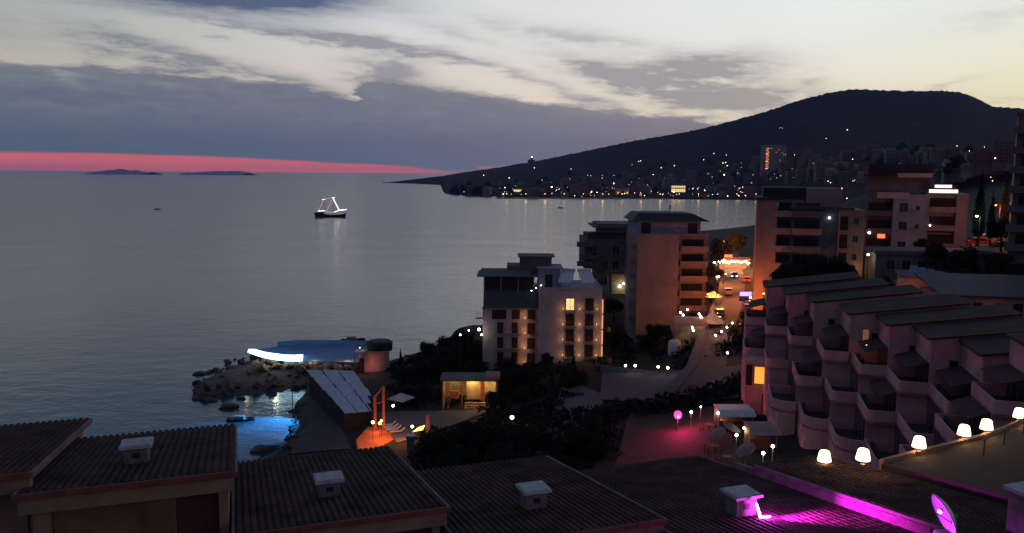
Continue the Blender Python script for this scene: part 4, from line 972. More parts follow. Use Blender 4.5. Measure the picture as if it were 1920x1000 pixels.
for px, py, Y, sc, lab in [(815, 838, 100, 1.0, 'leftmost dark tree on the near slope, right of the pale pillar'), (866, 822, 102, 1.15, 'dark tree on the near slope under the yellow lit bar'), (925, 826, 100, 1.15, 'dark tree on the near slope above the third roof'), (985, 838, 97, 1.1, 'dark tree on the near slope left of the grey path'),
                           (1045, 855, 93, 1.05, 'dark tree on the near slope where the fourth roof ends'), (1108, 838, 92, 1.2, 'large dark tree on the slope left of the red lit terrace'), (1112, 800, 100, .8, 'upper small tree beside the grey path'), (1080, 878, 88, .9, 'tree hiding behind the ridge of the fourth roof'),
                           (880, 862, 92, 1.0, 'tree just over the edge of the fourth roof'), (835, 870, 88, .8, 'low tree over the corner between third and fourth roof'), (945, 862, 92, 1.0, 'tree over the middle of the fourth roof edge'), (1005, 872, 90, .9, 'tree over the right part of the fourth roof edge')]: plant('tree', px, py, Y, sc, lab, GR)
GR = 'bushes around the foot of the beige block'
for px, py, Y, sc, lab in [(1152, 572, 165, .8, 'bush tree under the white wall lamp of the dark block'), (1145, 625, 155, .9, 'dark tree between white hotel and beige block'), (1170, 655, 150, .75, 'low tree left of the beige block foot'), (1208, 640, 150, .8, 'tree hiding the lower left corner of the beige block'),
                           (1236, 620, 150, .85, 'taller dark tree before the beige blank wall'), (1225, 665, 146, .6, 'bush by the yard edge below the beige wall'), (1305, 668, 142, .9, 'tree beside the cafe right of the pale tank'), (1340, 662, 142, .8, 'dark tree below the row of small path lamps'),
                           (1122, 585, 165, .6, 'small tree at the right corner of the white hotel'), (1372, 655, 142, .55, 'low tree beside the foot of the street')]: plant('tree', px, py, Y, sc, lab, GR)
GR = 'trees along the orange lit street'
for px, py, Y, sc, lab in [(1348, 466, 235, 1.6, 'large tree above the bright cafe lights'), (1330, 505, 215, 1.2, 'dark tree left of the bright cafe lights'), (1322, 545, 190, .9, 'dark tree behind the pale lit canopy'), (1385, 452, 260, 1.3, 'tree at the far end of the lit street'), (1412, 600, 138, .9, 'dark tree at the corner of the terraced apartments')]: plant('tree', px, py, Y, sc, lab, GR)
GR = 'trees behind the terraced roofs'
for px, py, Y, sc, lab in [(1530, 503, 128, 1.5, 'big rounded dark tree in front of the brown apartment block'), (1478, 510, 130, 1.0, 'dark tree in front of the orange lit wall'), (1580, 508, 126, .8, 'small tree right of the big rounded tree'), (1760, 476, 132, .9, 'dark tree below the glowing roof sign'),
                           (1812, 488, 128, 1.0, 'tree between hillside hotel and cypresses'), (1868, 492, 126, .9, 'dark tree under the orange street lamp'), (1905, 515, 118, 1.0, 'dark tree at the right edge above the long brown wall'), (1655, 530, 116, .6, 'low dark tree beside the orange lit house wall'),
                           (1880, 425, 135, .8, 'dark tree between the two tall cypresses and the edge block'), (1730, 455, 150, .5, 'bush at the foot of the hillside hotel')]: plant('tree', px, py, Y, sc, lab, GR)
plant('cypress', 1838, 380, 142, 1.15, 'tall cypress right of the hillside hotel', 'tall cypresses on the hillside', 1.3)
plant('cypress', 1860, 400, 142, .8, 'lower cypress between the two tall ones', 'tall cypresses on the hillside', .95)
plant('cypress', 1885, 382, 146, 1.0, 'tall cypress beside the right edge block', 'tall cypresses on the hillside', 1.35)
GR = 'shrubs edging the grey yard'
for px, py, Y, sc, lab in [(1160, 760, 118, 1.0, 'leftmost shrub below the grey yard'), (1200, 757, 119, .9, 'second shrub from the left below the grey yard'), (1245, 756, 120, 1.0, 'shrub below the middle of the grey yard'), (1290, 757, 120, 1.1, 'shrub above the pink flood lamp'), (1330, 752, 119, 1.3, 'shrub above the pale blue awning'),
                           (1375, 738, 118, 1.9, 'big shrub against the pink annexe wall'), (1395, 760, 112, 1.2, 'shrub right of the pale blue awning'), (1180, 868, 90, 1.2, 'lone shrub at the lower edge of the red lit terrace'), (1140, 790, 108, 1.0, 'shrub beside the upper red terrace edge')]: plant('shrub', px, py, Y, sc, lab, GR)

# scrub covering the slopes (nobody could count it)
sv = []; sf = []; rs = np.random.RandomState(12)
def scrub(px0, px1, py0, py1, z0, n, dens=1.0):
    for _ in range(n):
        px, py = rs.uniform(px0, px1), rs.uniform(py0, py1); p = gz(px, py, z0); x, y = p[0], p[1]; z = hz(x, y)
        if z < .7: continue
        r_ = rs.uniform(.5, 1.3)
        for k in range(16):
            d = rs.normal(size=3); d /= np.linalg.norm(d); c = np.array([x, y, z + .25]) + d * r_ * [1, 1, .7]; a = rs.normal(size=3) * .22; b = rs.normal(size=3) * .22
            o = len(sv); sv.extend([tuple(c - a), tuple(c + b), tuple(c + a), tuple(c - b)]); sf.append((o, o + 1, o + 2, o + 3))
scrub(780, 1150, 775, 890, 7, 520); scrub(735, 910, 640, 760, 4, 260); scrub(900, 1060, 690, 800, 6, 200); scrub(1110, 1260, 560, 690, 8, 160); scrub(1260, 1400, 640, 690, 10, 120); scrub(1140, 1400, 748, 775, 9, 160); scrub(1400, 1420, 700, 860, 10, 50)
scrub(1060, 1360, 500, 620, 7, 160); scrub(1620, 1920, 470, 560, 25, 220)
m = bpy.data.meshes.new('scrub'); m.from_pydata(sv, [], sf); m.materials.append(M['leaf']); tag(link('scrub', m), kind='stuff')

# ================================================================== street: cars, lamps, cafe
def car_proto(paint, label, lights=None):
    t = thing('parked_car', label, 'car', (0, 0, 0))
    prof = [(-2.1, .35), (2.1, .35), (2.15, .75), (2.0, .88), (1.15, .98), (.55, 1.42), (-1.0, 1.45), (-1.75, 1.0), (-2.12, .92)]
    b = MB(); b.yprism([(x, z) for x, z in prof], -.84, .84).obj('body', paint, t)
    MB().yprism([(1.08, 1.0), (.52, 1.39), (-.95, 1.41), (-1.6, 1.02)], -.855, .855).obj('window', 'glass', t)
    MB().add([(1.17, -.72, 1.0), (1.17, .72, 1.0), (.60, .66, 1.41), (.60, -.66, 1.41)], [(0, 1, 2, 3)]).add([(-1.74, -.72, 1.03), (-1.74, .72, 1.03), (-1.05, .66, 1.445), (-1.05, -.66, 1.445)], [(3, 2, 1, 0)]).obj('windscreen', 'glass', t)
    for x in (-1.3, 1.3):
        for y in (-.78, .78):
            w_ = MB(); w_.tube((x, y - .11, .32), (x, y + .11, .32), .32, n=12); w_.obj('wheel', 'tyre', t)
    for y in (-.6, .6):
        MB().box(2.1, 2.18, y - .17, y + .17, .62, .78).obj('headlight', 'e_white' if lights in ('front', 'both') else 'metal', t)
        MB().box(-2.18, -2.11, y - .17, y + .17, .68, .84).obj('tail_light', 'e_tail' if lights in ('tail', 'both') else 'carp_red', t)
    return t
def put_car(paint, label, px, py, Y, heading, lights=None, group='cars on the orange lit street'):
    t = car_proto(paint, label, lights); p = at(px, py, Y); z = hz(p[0], p[1]) + .32
    t.location = (p[0], p[1], z); t.rotation_euler = (0, 0, heading); t['group'] = group; return t
def road_heading(Y):
    s_ = np.interp(Y, [a[1] for a in SP], range(len(SP))); p, d = road_pt(s_); return p, math.atan2(d[1], d[0]), np.array([d[1], -d[0]])
def road_car(paint, label, Y, off, toward, lights=None):
    p, h, r_ = road_heading(Y); q = p + r_ * off; t = car_proto(paint, label, lights); t['group'] = 'cars on the orange lit street'
    t.location = (q[0], q[1], hz(*p) + .32); t.rotation_euler = (0, 0, h + (math.pi if toward else 0))
    if lights in ('front', 'both'):
        dd = np.array([math.cos(h + (math.pi if toward else 0)), math.sin(h + (math.pi if toward else 0))]); l_ = lamp(t, (2.4, 0, .7), (1, .85, .6), 60, .2, spot=R(80)); aim(l_, (0, 0, .7), (6, 0, -.6))
    return t
road_car('carp_dark', 'car driving down the lit street with bright headlights', 214, -1.5, True, 'both')
road_car('carp_red', 'red car with glowing tail lights driving away up the street', 206, 1.6, False, 'tail')
road_car('carp_white', 'white car far up the street near the cafe lights', 238, -1.6, True, 'front')
road_car('carp_dark', 'dark car parked at the lower end of the street, nearest the yard', 148, 2.6, False)
road_car('carp_silver', 'silver car parked on the left kerb at the street foot', 153, -2.7, True)
road_car('carp_dark', 'dark car parked in front of the silver one on the left kerb', 160, -2.7, True)
road_car('carp_red', 'dark red car parked on the right kerb below the orange wall', 166, 2.6, False)
road_car('carp_dark', 'black car parked on the right kerb behind the red one', 159, 2.6, False)
road_car('carp_silver', 'silver car farther up the left kerb beside the lit canopy', 184, -2.8, True)
for px, py, paint, lab, Y in ((1885, 462, 'carp_dark', 'dark car under the orange street lamp on the hillside', 141), (1858, 448, 'carp_silver', 'silver car parked left of the orange street lamp', 146), (1838, 455, 'carp_red', 'red car at the foot of the tall cypresses', 146)):
    t = car_proto(paint, lab); p = at(px, py, Y); t.location = (p[0], p[1], p[2] - .6); t.rotation_euler = (0, 0, R(-20)); t['group'] = 'cars on the hillside road'
    MB().box(-3, 3, -1.8, 1.8, -1.0, -.02).obj('parking_slab', 'asphalt', None, (p[0], p[1], p[2] - .6), (0, 0, R(-20)))['kind'] = 'structure'
# hillside road sheet behind the hotel
a_, b_, c_, d_ = (at(1820, 468, 138), at(1925, 480, 130), at(1925, 440, 158), at(1825, 440, 158))
mb = MB(); mb.add([tuple(a_), tuple(b_), tuple(c_), tuple(d_)] + [(q[0], q[1], q[2] - 9) for q in (a_, b_, c_, d_)], [(0, 1, 2, 3), (0, 4, 5, 1), (3, 0, 4, 7), (1, 5, 6, 2)])
tag(mb.obj('hillside_road', 'asphalt'), kind='structure')
def street_lamp(loc, h, em, col, power, label, group='street lamps along the lit street', arm=(0, 0)):
    t = thing('street_lamp', label, 'street lamp', loc, 0, group)
    MB().tube((0, 0, -.5), (0, 0, h), .09, .06, 8).obj('pole', 'rail', t)
    if arm != (0, 0): MB().tube((0, 0, h), (arm[0], arm[1], h + .15), .05, .04, 6).obj('arm', 'rail', t)
    MB().ball((arm[0], arm[1], h + .02), .24, 8, .6).obj('lamp_head', em, t)
    lamp(t, (arm[0], arm[1], h - .4), col, power, .15); return t
OR = (1, .24, .04)
for Y, off, lab in ((168, -4.2, 'orange street lamp on the left kerb nearest the yard'), (178, 4.0, 'orange street lamp below the orange lit block wall'), (198, -4.2, 'orange street lamp beside the pale canopy'), (224, 4.2, 'orange street lamp on the right of the upper street'), (250, -4.2, 'orange street lamp beyond the bright cafe')):
    p, h, r_ = road_heading(Y); q = p + r_ * off; street_lamp((q[0], q[1], hz(*p) + .3), 6.5, 'e_orange', OR, {168: 7000, 178: 14000, 198: 15000}.get(Y, 26000), lab)
p, h, r_ = road_heading(152); q = p + r_ * -4.4; street_lamp((q[0], q[1], hz(*p) + .3), 6.0, 'e_orange', OR, 1300, 'added orange lamp reddening the foot of the street by the tent')  # extra lamp added to redden the lower street
p = at(1418, 548, 141); street_lamp((p[0] - 1.2, p[1] - .5, 14.5), 5.2, 'e_orange', OR, 5500, 'orange street lamp against the blank corner wall')
p = at(1412, 560, 150); street_lamp((p[0] - .5, p[1], 14.5), 4.4, 'e_white', (1, .95, .55), 60, 'white globe lamp at the bend of the lit street')
p = at(1432, 551, 130); street_lamp((p[0], p[1], p[2] - 3), 3, 'e_yellow', (1, .8, .3), 30, 'narrow yellow lamp beside the farthest rose terraced unit')
p = at(1876, 385, 143); street_lamp((p[0], p[1], p[2] - 6), 6, 'e_orange', OR, 2200, 'orange street lamp hanging between the cypresses', 'lamps on the hillside', (-1.2, -.3))
p = at(1838, 406, 140); street_lamp((p[0], p[1], p[2] - 4.5), 4.5, 'e_cool', (.9, 1, .6), 130, 'greenish white lamp at the cypress foot', 'lamps on the hillside', (-.6, 0))
p = at(1866, 297, 260); street_lamp((p[0], p[1], p[2] - 8), 8, 'e_warm', (1, .6, .3), 200, 'warm lamp high on the hillside left of the edge block', 'lamps on the hillside')
p = at(1866, 297, 260); MB().ball((p[0], p[1], p[2]), .8).obj('lamp_glass', 'e_warm', bpy.data.objects.get('street_lamp.009') or None, None) if False else None
p = at(1628, 478, 136); street_lamp((p[0], p[1], p[2] - 4), 4, 'e_white', (1, .8, .5), 110, 'white lamp at the lower left corner of the hillside hotel', 'lamps on the hillside')
# bright open cafe up the street
p = at(1372, 492, 232); gzc = 14.0
t = thing('street_cafe', 'brightly lit open street cafe with strings of white lamps', 'cafe', (p[0] - 5.5, p[1], gzc), R(-14))
MB().box(0, 10.5, 0, 6, 3.6, 3.85).obj('canopy', 'darkgrey', t)
for x in (.2, 3.5, 7, 10.2): MB().box(x - .08, x + .08, .1, .26, -1, 3.6).obj('post', 'frame', t)
MB().box(0, 10.5, 5.8, 6, -1, 3.6).obj('back_wall', 'stone', t)
MB().box(.5, 9.5, 3.4, 4.0, 0, 1.1).obj('counter', 'wood', t)
q = random.Random(4)
for k in range(24): MB().ball((.3 + k * .43, -.15 + q.uniform(-.3, .6), 2.9 + q.uniform(-.35, .5)), q.uniform(.14, .27), 6).obj('string_bulb', 'e_white', t)
lamp(t, (3, 2, 3.0), (1, .7, .4), 900, .3); lamp(t, (8, 2, 3.0), (1, .7, .4), 900, .3); lamp(t, (5, -2, 2.5), (1, .4, .15), 900, .3)
MB().box(3.2, 5.4, -.3, -.15, 4.3, 5.0).obj('neon_sign', 'e_red', t)
for k, (px, py, m_) in enumerate(((1348, 519, 'e_white'), (1361, 514, 'e_warm'), (1416, 517, 'e_warm'), (1417, 537, 'e_white'))):
    p = at(px, py, 205); g = hz(p[0], p[1]); q_ = street_lamp((p[0], p[1], p[2] - 2.5), 2.5, m_, (1, .7, .4), 50, ['low globe lamp left of the street, lower one of two below the cafe', 'low globe lamp left of the street, upper one of two below the cafe', 'warm globe lamp against the right side of the street', 'white globe lamp low on the right side of the street'][k], 'small lamps lining the street')
# pale lit canopy
p = at(1337, 553, 172)
t = thing('lit_canopy', 'pale green lit conical canopy beside the street', 'canopy', (p[0], p[1], p[2] - 2.6))
MB().lathe([(2.0, 2.2), (1.6, 2.5), (.2, 3.4), (.01, 3.45)], 10).obj('canopy_cloth', 'canvas', t); MB().tube((0, 0, -1), (0, 0, 2.4), .08).obj('pole', 'rail', t)
for x in (-1.2, -.4, .5): MB().ball((x, -2.0, 2.5), .22).obj('bulb', 'e_yellow', t)
lamp(t, (-.4, -2.6, 2.9), (.95, 1, .5), 55, .2); lamp(t, (.3, -1.2, 2.0), (.95, 1, .5), 40, .2)
p = at(1400, 551, 176)
t = thing('shop_sign', 'violet blue lit shop front on the right of the street', 'sign', (p[0] - 1.5, p[1], p[2] - .5))
MB().box(0, 2.6, -.1, .1, 0, .9).obj('sign_face', 'e_blue', t); MB().box(-.1, 2.7, .1, .2, -3, 1.0).obj('backing', 'rail', t); lamp(t, (1, -1, .3), (.4, .3, 1), 60, .3)
# garden cafe beside the beige block
p = stand(1264, 658, 0)
t = thing('garden_cafe', 'low roofed garden cafe with slanted tube lamps beside the beige block', 'cafe', (p[0], p[1], p[2]), R(-8))
cz = max(2.4, float(at(1290, 611, p[1])[2]) - p[2])
MB().add([(0, 0, cz), (6, 0, cz), (6, 5, cz + .8), (0, 5, cz + .8), (0, 0, cz + .15), (6, 0, cz + .15), (6, 5, cz + .95), (0, 5, cz + .95)], [(0, 3, 2, 1), (4, 5, 6, 7), (0, 1, 5, 4), (1, 2, 6, 5), (2, 3, 7, 6), (3, 0, 4, 7)]).obj('roof', 'beige2', t)
MB().box(.2, 5.8, 4.7, 4.85, -1, cz + .6).obj('back_wall', 'stone', t); MB().box(.2, 3.2, .3, .42, -1, 1.3).obj('low_wall', 'stone', t)
for x in (.2, 3, 5.8): MB().box(x - .07, x + .07, .1, .24, -1, cz).obj('post', 'frame', t)
lamp(t, (3, 1.6, cz - .6), (1, .75, .35), 40, .2)
def tubelamp(pts, Y, label, power=16, em='e_white'):
    ps = [at(px, py, Y) for px, py in pts]; t = thing('string_lamps', label, 'lamp', ps[0])
    for a in ps: d = a - ps[0]; MB().ball(tuple(d), .19, 8).obj('bulb', em, t)
    for a, b in zip(ps[:-1], ps[1:]): MB().tube(tuple(a - ps[0]), tuple(b - ps[0]), .02).obj('cable', 'rail', t)
    d = ps[-1] - ps[0]; MB().tube((0, 0, 0), (0, 0, -3), .04).obj('post', 'rail', t); MB().tube(tuple(d), tuple(d + [0, 0, -3]), .04).obj('post', 'rail', t)
    m = (ps[0] + ps[-1]) / 2 - ps[0]; lamp(t, tuple(m + [0, -.5, -.2]), (1, .85, .6), power, .3); return t
tubelamp([(1276, 586), (1281, 591), (1289, 581)], 150, 'cluster of three white bulbs against the beige balcony stack')
tubelamp([(1311, 589), (1314, 594), (1317, 598), (1320, 603), (1324, 606)], 148, 'slanting row of five white bulbs beside the garden cafe')
tubelamp([(1296, 607), (1297, 611), (1298, 615), (1300, 620)], 146, 'steep close row of white bulbs on the garden cafe corner')
t = thing('canvas_tent', 'grey white canvas tent roof behind the small path lamps', 'tent', at(1335, 600, 152) - [0, 0, 3])
MB().lathe([(2.6, 2.6), (1.4, 3.3), (.1, 4.6), (.02, 4.7)], 8).obj('tent_roof', 'canvas', t); MB().tube((0, 0, -1), (0, 0, 2.7), .1).obj('pole', 'rail', t)
for k, (px, py) in enumerate(((1373, 606), (1363, 614), (1353, 622), (1342, 629), (1364, 662))):
    p = stand(px, py, 1.3); t = thing('path_lamp', ['topmost small path lamp of the diagonal row', 'second small path lamp from the top of the diagonal row', 'third small path lamp from the top of the diagonal row', 'lowest small path lamp of the diagonal row', 'lone small path lamp above the crossing stripes'][k], 'lamp', (p[0], p[1], p[2] - 1.2), 0, 'small path lamps below the street')
    MB().tube((0, 0, -1.5), (0, 0, 1.1), .05).obj('post', 'rail', t); MB().ball((0, 0, 1.2), .17).obj('lamp_head', 'e_white', t); lamp(t, (0, -.2, 1.5), (1, .85, .6), 9, .15)
p = stand(1265, 652, 1.0)
t = thing('water_tank', 'pale rounded tank standing under the garden cafe', 'tank', (p[0], p[1], p[2] - 1.0))
MB().lathe([(1.1, -.6), (1.2, 0), (1.2, 1.7), (1.05, 2.2), (.5, 2.5), (.1, 2.55)], 14).obj('tank_body', 'tank', t, smooth=True); MB().tube((0, 0, 2.5), (0, 0, 2.75), .25, n=10).obj('lid', 'metal', t); MB().box(.2, .7, -1.25, -1.1, .9, 1.5).obj('hatch', 'metal', t)
# yard wall lamps
pw0, pw1 = gz(1125, 697, 7.5), gz(1275, 700, 9)
t = thing('low_wall', 'low wall along the back of the grey yard', 'wall', pw0, math.atan2(pw1[1] - pw0[1], pw1[0] - pw0[0])); MB().box(0, float(np.linalg.norm((pw1 - pw0)[:2])), 0, .3, -1.5, 1.2).obj('wall', 'darkgrey', t)
for k, (px, py) in enumerate(((1173, 686), (1191, 686), (1234, 688), (1252, 690), (1061, 701), (960, 783), (990, 797))):
    p = stand(px, py, 1.5)
    t = thing('wall_lamp', ['leftmost of four small lamps on the low yard wall', 'second of four small lamps on the low yard wall', 'third of four small lamps on the low yard wall', 'rightmost of four small lamps on the low yard wall', 'lone small lamp between the tree and the hotel right wing', 'whitish lamp under the rounded dark tree', 'faint lamp on the dark path right of the rounded tree'][k], 'lamp', (p[0], p[1], p[2]), 0, 'small white lamps around the yard')
    MB().ball((0, 0, 0), .20 if k < 5 else (.26 if k == 5 else .12)).obj('lamp_head', 'e_white', t); MB().tube((0, 0, -1.5), (0, 0, -.1), .05).obj('post', 'rail', t); lamp(t, (0, -.3, .3), (1, .9, .75), 7, .15)
# crossing stripes on the street foot
for k in range(3):
    p = at(1406, 667 + 6 * k, 133 - k * 2); o = MB().box(-1.1, 1.1, -.25, .25, -.02, .02).obj('crossing_stripe', 'paint', None, (p[0], p[1], p[2])); tag(o, kind='structure')
p = at(1406, 673, 131); tag(MB().box(-1.8, 1.8, -3.6, 3.6, -1.6, -.35).obj('landing', 'asphalt', None, (p[0], p[1], p[2])), kind='structure')

# ================================================================== red lit terrace and the beach huts
p = stand(1271, 778, 2.2)
t = thing('flood_lamp', 'glaring pink flood lamp on a pole over the red terrace', 'lamp', (p[0], p[1], p[2] - 3.2))
MB().tube((0, 0, -.5), (0, 0, 3.1), .06).obj('pole', 'rail', t); MB().ball((0, 0, 3.2), .52, 10).obj('lamp_head', 'e_pink', t); MB().box(-.25, .25, .2, .4, 2.9, 3.5).obj('lamp_housing', 'rail', t)
lamp(t, (0, -.6, 3.0), (1, .03, .19), 1500, .25)
def hut(px, py, Y, w, d, h, awn, label, lamppx=None, rz=0):
    p = stand(px, py, h)
    t = thing('beach_hut', label, 'hut', (p[0], p[1], p[2] - h), rz, 'small huts and awnings beside the red terrace')
    MB().box(-w / 2, w / 2, -d, .0, h, h + .12).add([(-w / 2 - .02, -d - .9, h - .35), (w / 2 + .02, -d - .9, h - .35), (w / 2 + .02, -d, h + .11), (-w / 2 - .02, -d, h + .11), (-w / 2 - .02, -d - .9, h - .43), (w / 2 + .02, -d - .9, h - .43), (w / 2 + .02, -d, h + .03), (-w / 2 - .02, -d, h + .03)], [(0, 1, 2, 3), (7, 6, 5, 4), (0, 4, 5, 1), (1, 5, 6, 2), (2, 6, 7, 3), (3, 7, 4, 0)]).obj('awning', awn, t)
    MB().box(-w / 2 + .1, w / 2 - .1, -.12, -.0, -3, h).obj('back_wall', 'beige2', t)
    for x in (-w / 2 + .1, w / 2 - .1): MB().box(x - .06, x + .06, -d + .02, -d + .14, -3, h).obj('post', 'frame', t)
    MB().box(-w / 2 + .4, w / 2 - .4, -d * .6, -d * .35, -2, 1.0).obj('counter', 'wood', t); return t
hut(1370, 760, 104, 4.2, 2.6, 2.5, 'tank', 'beach hut with pale blue awning left of the pink annexe')
hut(1420, 792, 98, 3.0, 2.4, 2.4, 'pinkblock', 'beach hut with rose awning right of the lamps')
for k, (px, py, Y, lab) in enumerate(((1296, 773, 107, 'small white globe lamp just right of the pink flood lamp'), (1314, 763, 109, 'faint lamp above the globe lamp right of the pink flood'), (1347, 775, 103, 'white lamp at the left corner of the pale blue awning'), (1396, 803, 98, 'white lamp at the left corner of the rose awning'),
                                (1381, 816, 97, 'white lamp on a short pale post below the rose awning'), (1449, 837, 93, 'white lamp at the foot of the rounded pink terraces'), (1431, 850, 92, 'lowest small lamp beside a pale post near the terraces'))):
    p = stand(px, py, 2.0); t = thing('globe_lamp', lab, 'lamp', (p[0], p[1], p[2] - 2), 0, 'small globe lamps around the beach huts')
    MB().tube((0, 0, -2), (0, 0, 1.9), .045).obj('post', 'frame', t); MB().ball((0, 0, 2), .17 if k != 1 else .1).obj('lamp_head', 'e_white', t); lamp(t, (.1, -.3, 1.7), (1, .7, .4), 14, .15)
for k, (px, py, Y, tilt, lab) in enumerate(((1345, 812, 96, 38, 'tilted pale parasol below the pale blue awning'), (1398, 842, 92, 34, 'tilted sand coloured parasol at the terrace foot'), (1372, 800, 99, -20, 'small greyish parasol between the awnings'))):
    p = stand(px, py, 2.2); t = thing('parasol', lab, 'parasol', (p[0], p[1], p[2] - 2.0), 0, 'tilted parasols beside the red terrace')
    c_ = MB(); c_.lathe([(1.1, 0), (1.05, .06), (.5, .28), (.05, .42)], 8); c_.obj('canopy', 'beige' if k != 1 else 'beige2', t, (0, 0, 1.9), (R(10), R(-tilt), 0)); MB().tube((0, 0, -2), (0, 0, 2.2), .04).obj('pole', 'frame', t)
    MB().tube((0, 0, -2.0), (0, 0, -1.0), .3, n=8).obj('base', 'darkgrey', t)
for k, (px, py, Y) in enumerate(((1330, 795, 101), (1340, 835, 94), (1362, 855, 91))):
    p = stand(px, py, .8); t = thing('cafe_table', ['table just right of the pink flood lamp', 'table left of the tilted parasols', 'lowest table beside the terrace foot'][k], 'table', (p[0], p[1], p[2] - .8), 0, 'tables on the red terrace')
    MB().tube((0, 0, .72), (0, 0, .77), .5, n=12).obj('tabletop', 'wood', t); MB().tube((0, 0, -1.5), (0, 0, .72), .05).obj('leg', 'rail', t)
    for s_ in (-.9, .9): 
        c_ = thing('cafe_chair', 'dark chair %s the %s' % ('left of' if s_ < 0 else 'right of', ['table nearest the pink flood lamp', 'table left of the tilted parasols', 'lowest table beside the terrace foot'][k]), 'chair', (p[0] + s_, p[1], p[2] - .8), 0, 'chairs on the red terrace')
        MB().box(-.22, .22, -.22, .22, .42, .47).obj('seat', 'red', c_); MB().box(s_ * .22 - .02 if s_ > 0 else -.24, s_ * .22 + .04 if s_ > 0 else -.19, -.22, .22, .47, .9).obj('backrest', 'red', c_)
        for x in (-.18, .18):
            for y in (-.18, .18): MB().box(x - .02, x + .02, y - .02, y + .02, -.6, .42).obj('leg', 'rail', c_)
for px, Y, py in ((1222, 92, 872),):
    p = at(px, py, Y); t = thing('roof_block', 'small dark red block standing at the end of the fourth roof', 'block', (p[0], p[1], p[2] - .8)); MB().box(-1.0, 1.0, -.6, .6, -2, .9).box(-1.1, 1.1, -.7, .7, .9, 1.0).obj('wall', 'pinkblock', t)

# ================================================================== seaside: breakwater, restaurant, shade roof, orange terrace
outer = [(368, 748), (366, 735), (375, 716), (395, 700), (425, 685), (460, 674), (500, 668), (560, 664), (640, 660), (705, 655)]
inner_ = [(372, 752), (395, 750), (430, 745), (475, 742), (520, 738), (545, 735), (575, 725), (610, 715), (660, 712), (710, 705)]
mb = MB(); vs = []; nn = len(outer); q = random.Random(9); rows = 7
for i in range(nn):
    a = gz(*outer[i], 0.0); b = gz(*inner_[i], 0.0)
    for j in range(rows):
        t_ = j / (rows - 1); p = a * (1 - t_) + b * t_; hh = math.sin(math.pi * t_) ** .6 * min(1, i / 2.5) * 2.2
        vs.append((p[0] + q.uniform(-.5, .5), p[1] + q.uniform(-.6, .6), -.6 + hh + q.uniform(-.25, .25) * (1 if 0 < j < rows - 1 else 0)))
mb.add(vs, [(i * rows + j, i * rows + j + 1, (i + 1) * rows + j + 1, (i + 1) * rows + j) for i in range(nn - 1) for j in range(rows - 1)])
tag(mb.obj('rock_platform', 'rock'), kind='structure')
def rockmesh(seed, name='boulder', mt='rock'):
    q = random.Random(seed); mb = MB(); n = 7; vs = []
    for j, (rr, z) in enumerate(((.55, -.4), (1.0, -.1), (.92, .3), (.5, .62))):
        for i in range(n): a = 2 * math.pi * i / n + j * .3; k = rr * q.uniform(.75, 1.2); vs.append((k * math.cos(a), k * math.sin(a), z + q.uniform(-.1, .1)))
    fs = [(j * n + i, j * n + (i + 1) % n, (j + 1) * n + (i + 1) % n, (j + 1) * n + i) for j in range(3) for i in range(n)] + [tuple(range(n))[::-1], tuple(range(3 * n, 4 * n))]
    return mb.add(vs, fs).mesh(name, mt)
RM = [rockmesh(s) for s in range(6)]; RS = [rockmesh(s + 9, 'boulder', 'stone') for s in range(3)]
brk = thing('breakwater', 'dark rock breakwater heaped around the tip of the stone platform', 'breakwater', gz(430, 700, 0))
bl = np.array(brk.location)
for k in range(110):
    i = rnd.random() * (nn - 1.01); i0 = int(i); f = i - i0
    o_ = np.array(outer[i0]) * (1 - f) + np.array(outer[i0 + 1]) * f; n_ = np.array(inner_[i0]) * (1 - f) + np.array(inner_[i0 + 1]) * f
    t_ = rnd.choice([rnd.uniform(-.08, .2), rnd.uniform(.75, 1.05), rnd.uniform(0, 1)]) if i < 6 else rnd.uniform(-.1, .15)
    pp = gz(*(o_ * (1 - t_) + n_ * t_), 0.0); s_ = rnd.uniform(.35, .85)
    r_ = link('boulder', rnd.choice(RM), brk, (pp[0] - bl[0], pp[1] - bl[1], rnd.uniform(.0, .5) + 1.2 * math.sin(math.pi * min(1, max(0, t_))) * min(1, i / 3)), (rnd.random(), rnd.random(), rnd.random() * 6)); r_.scale = (s_ * 1.3, s_, s_ * .8)
scr = thing('stone_bank', 'bank of pale stones lit warm below the blue deck', 'stone bank', gz(560, 690, 1)); bl = np.array(scr.location)
for k in range(70):
    px = rnd.uniform(478, 668); py = 682 + rnd.uniform(-7, 10) if px < 590 else 686 + rnd.uniform(-6, 7); pp = gz(px, py, 2.2); s_ = rnd.uniform(.5, 1.1)
    r_ = link('boulder', rnd.choice(RS), scr, tuple(pp - bl), (rnd.random(), rnd.random(), rnd.random() * 6)); r_.scale = (s_ * 1.2, s_, s_ * .8)
lamp(scr, (-4, -3.5, 3.2), (1, .72, .32), 150, .3); lamp(scr, (4, -3, 2.8), (1, .55, .2), 130, .3); lamp(scr, (11, -3, 3), (1, .5, .18), 130, .3); lamp(scr, (-10, -3.5, 3.5), (.9, .85, .4), 50, .3)
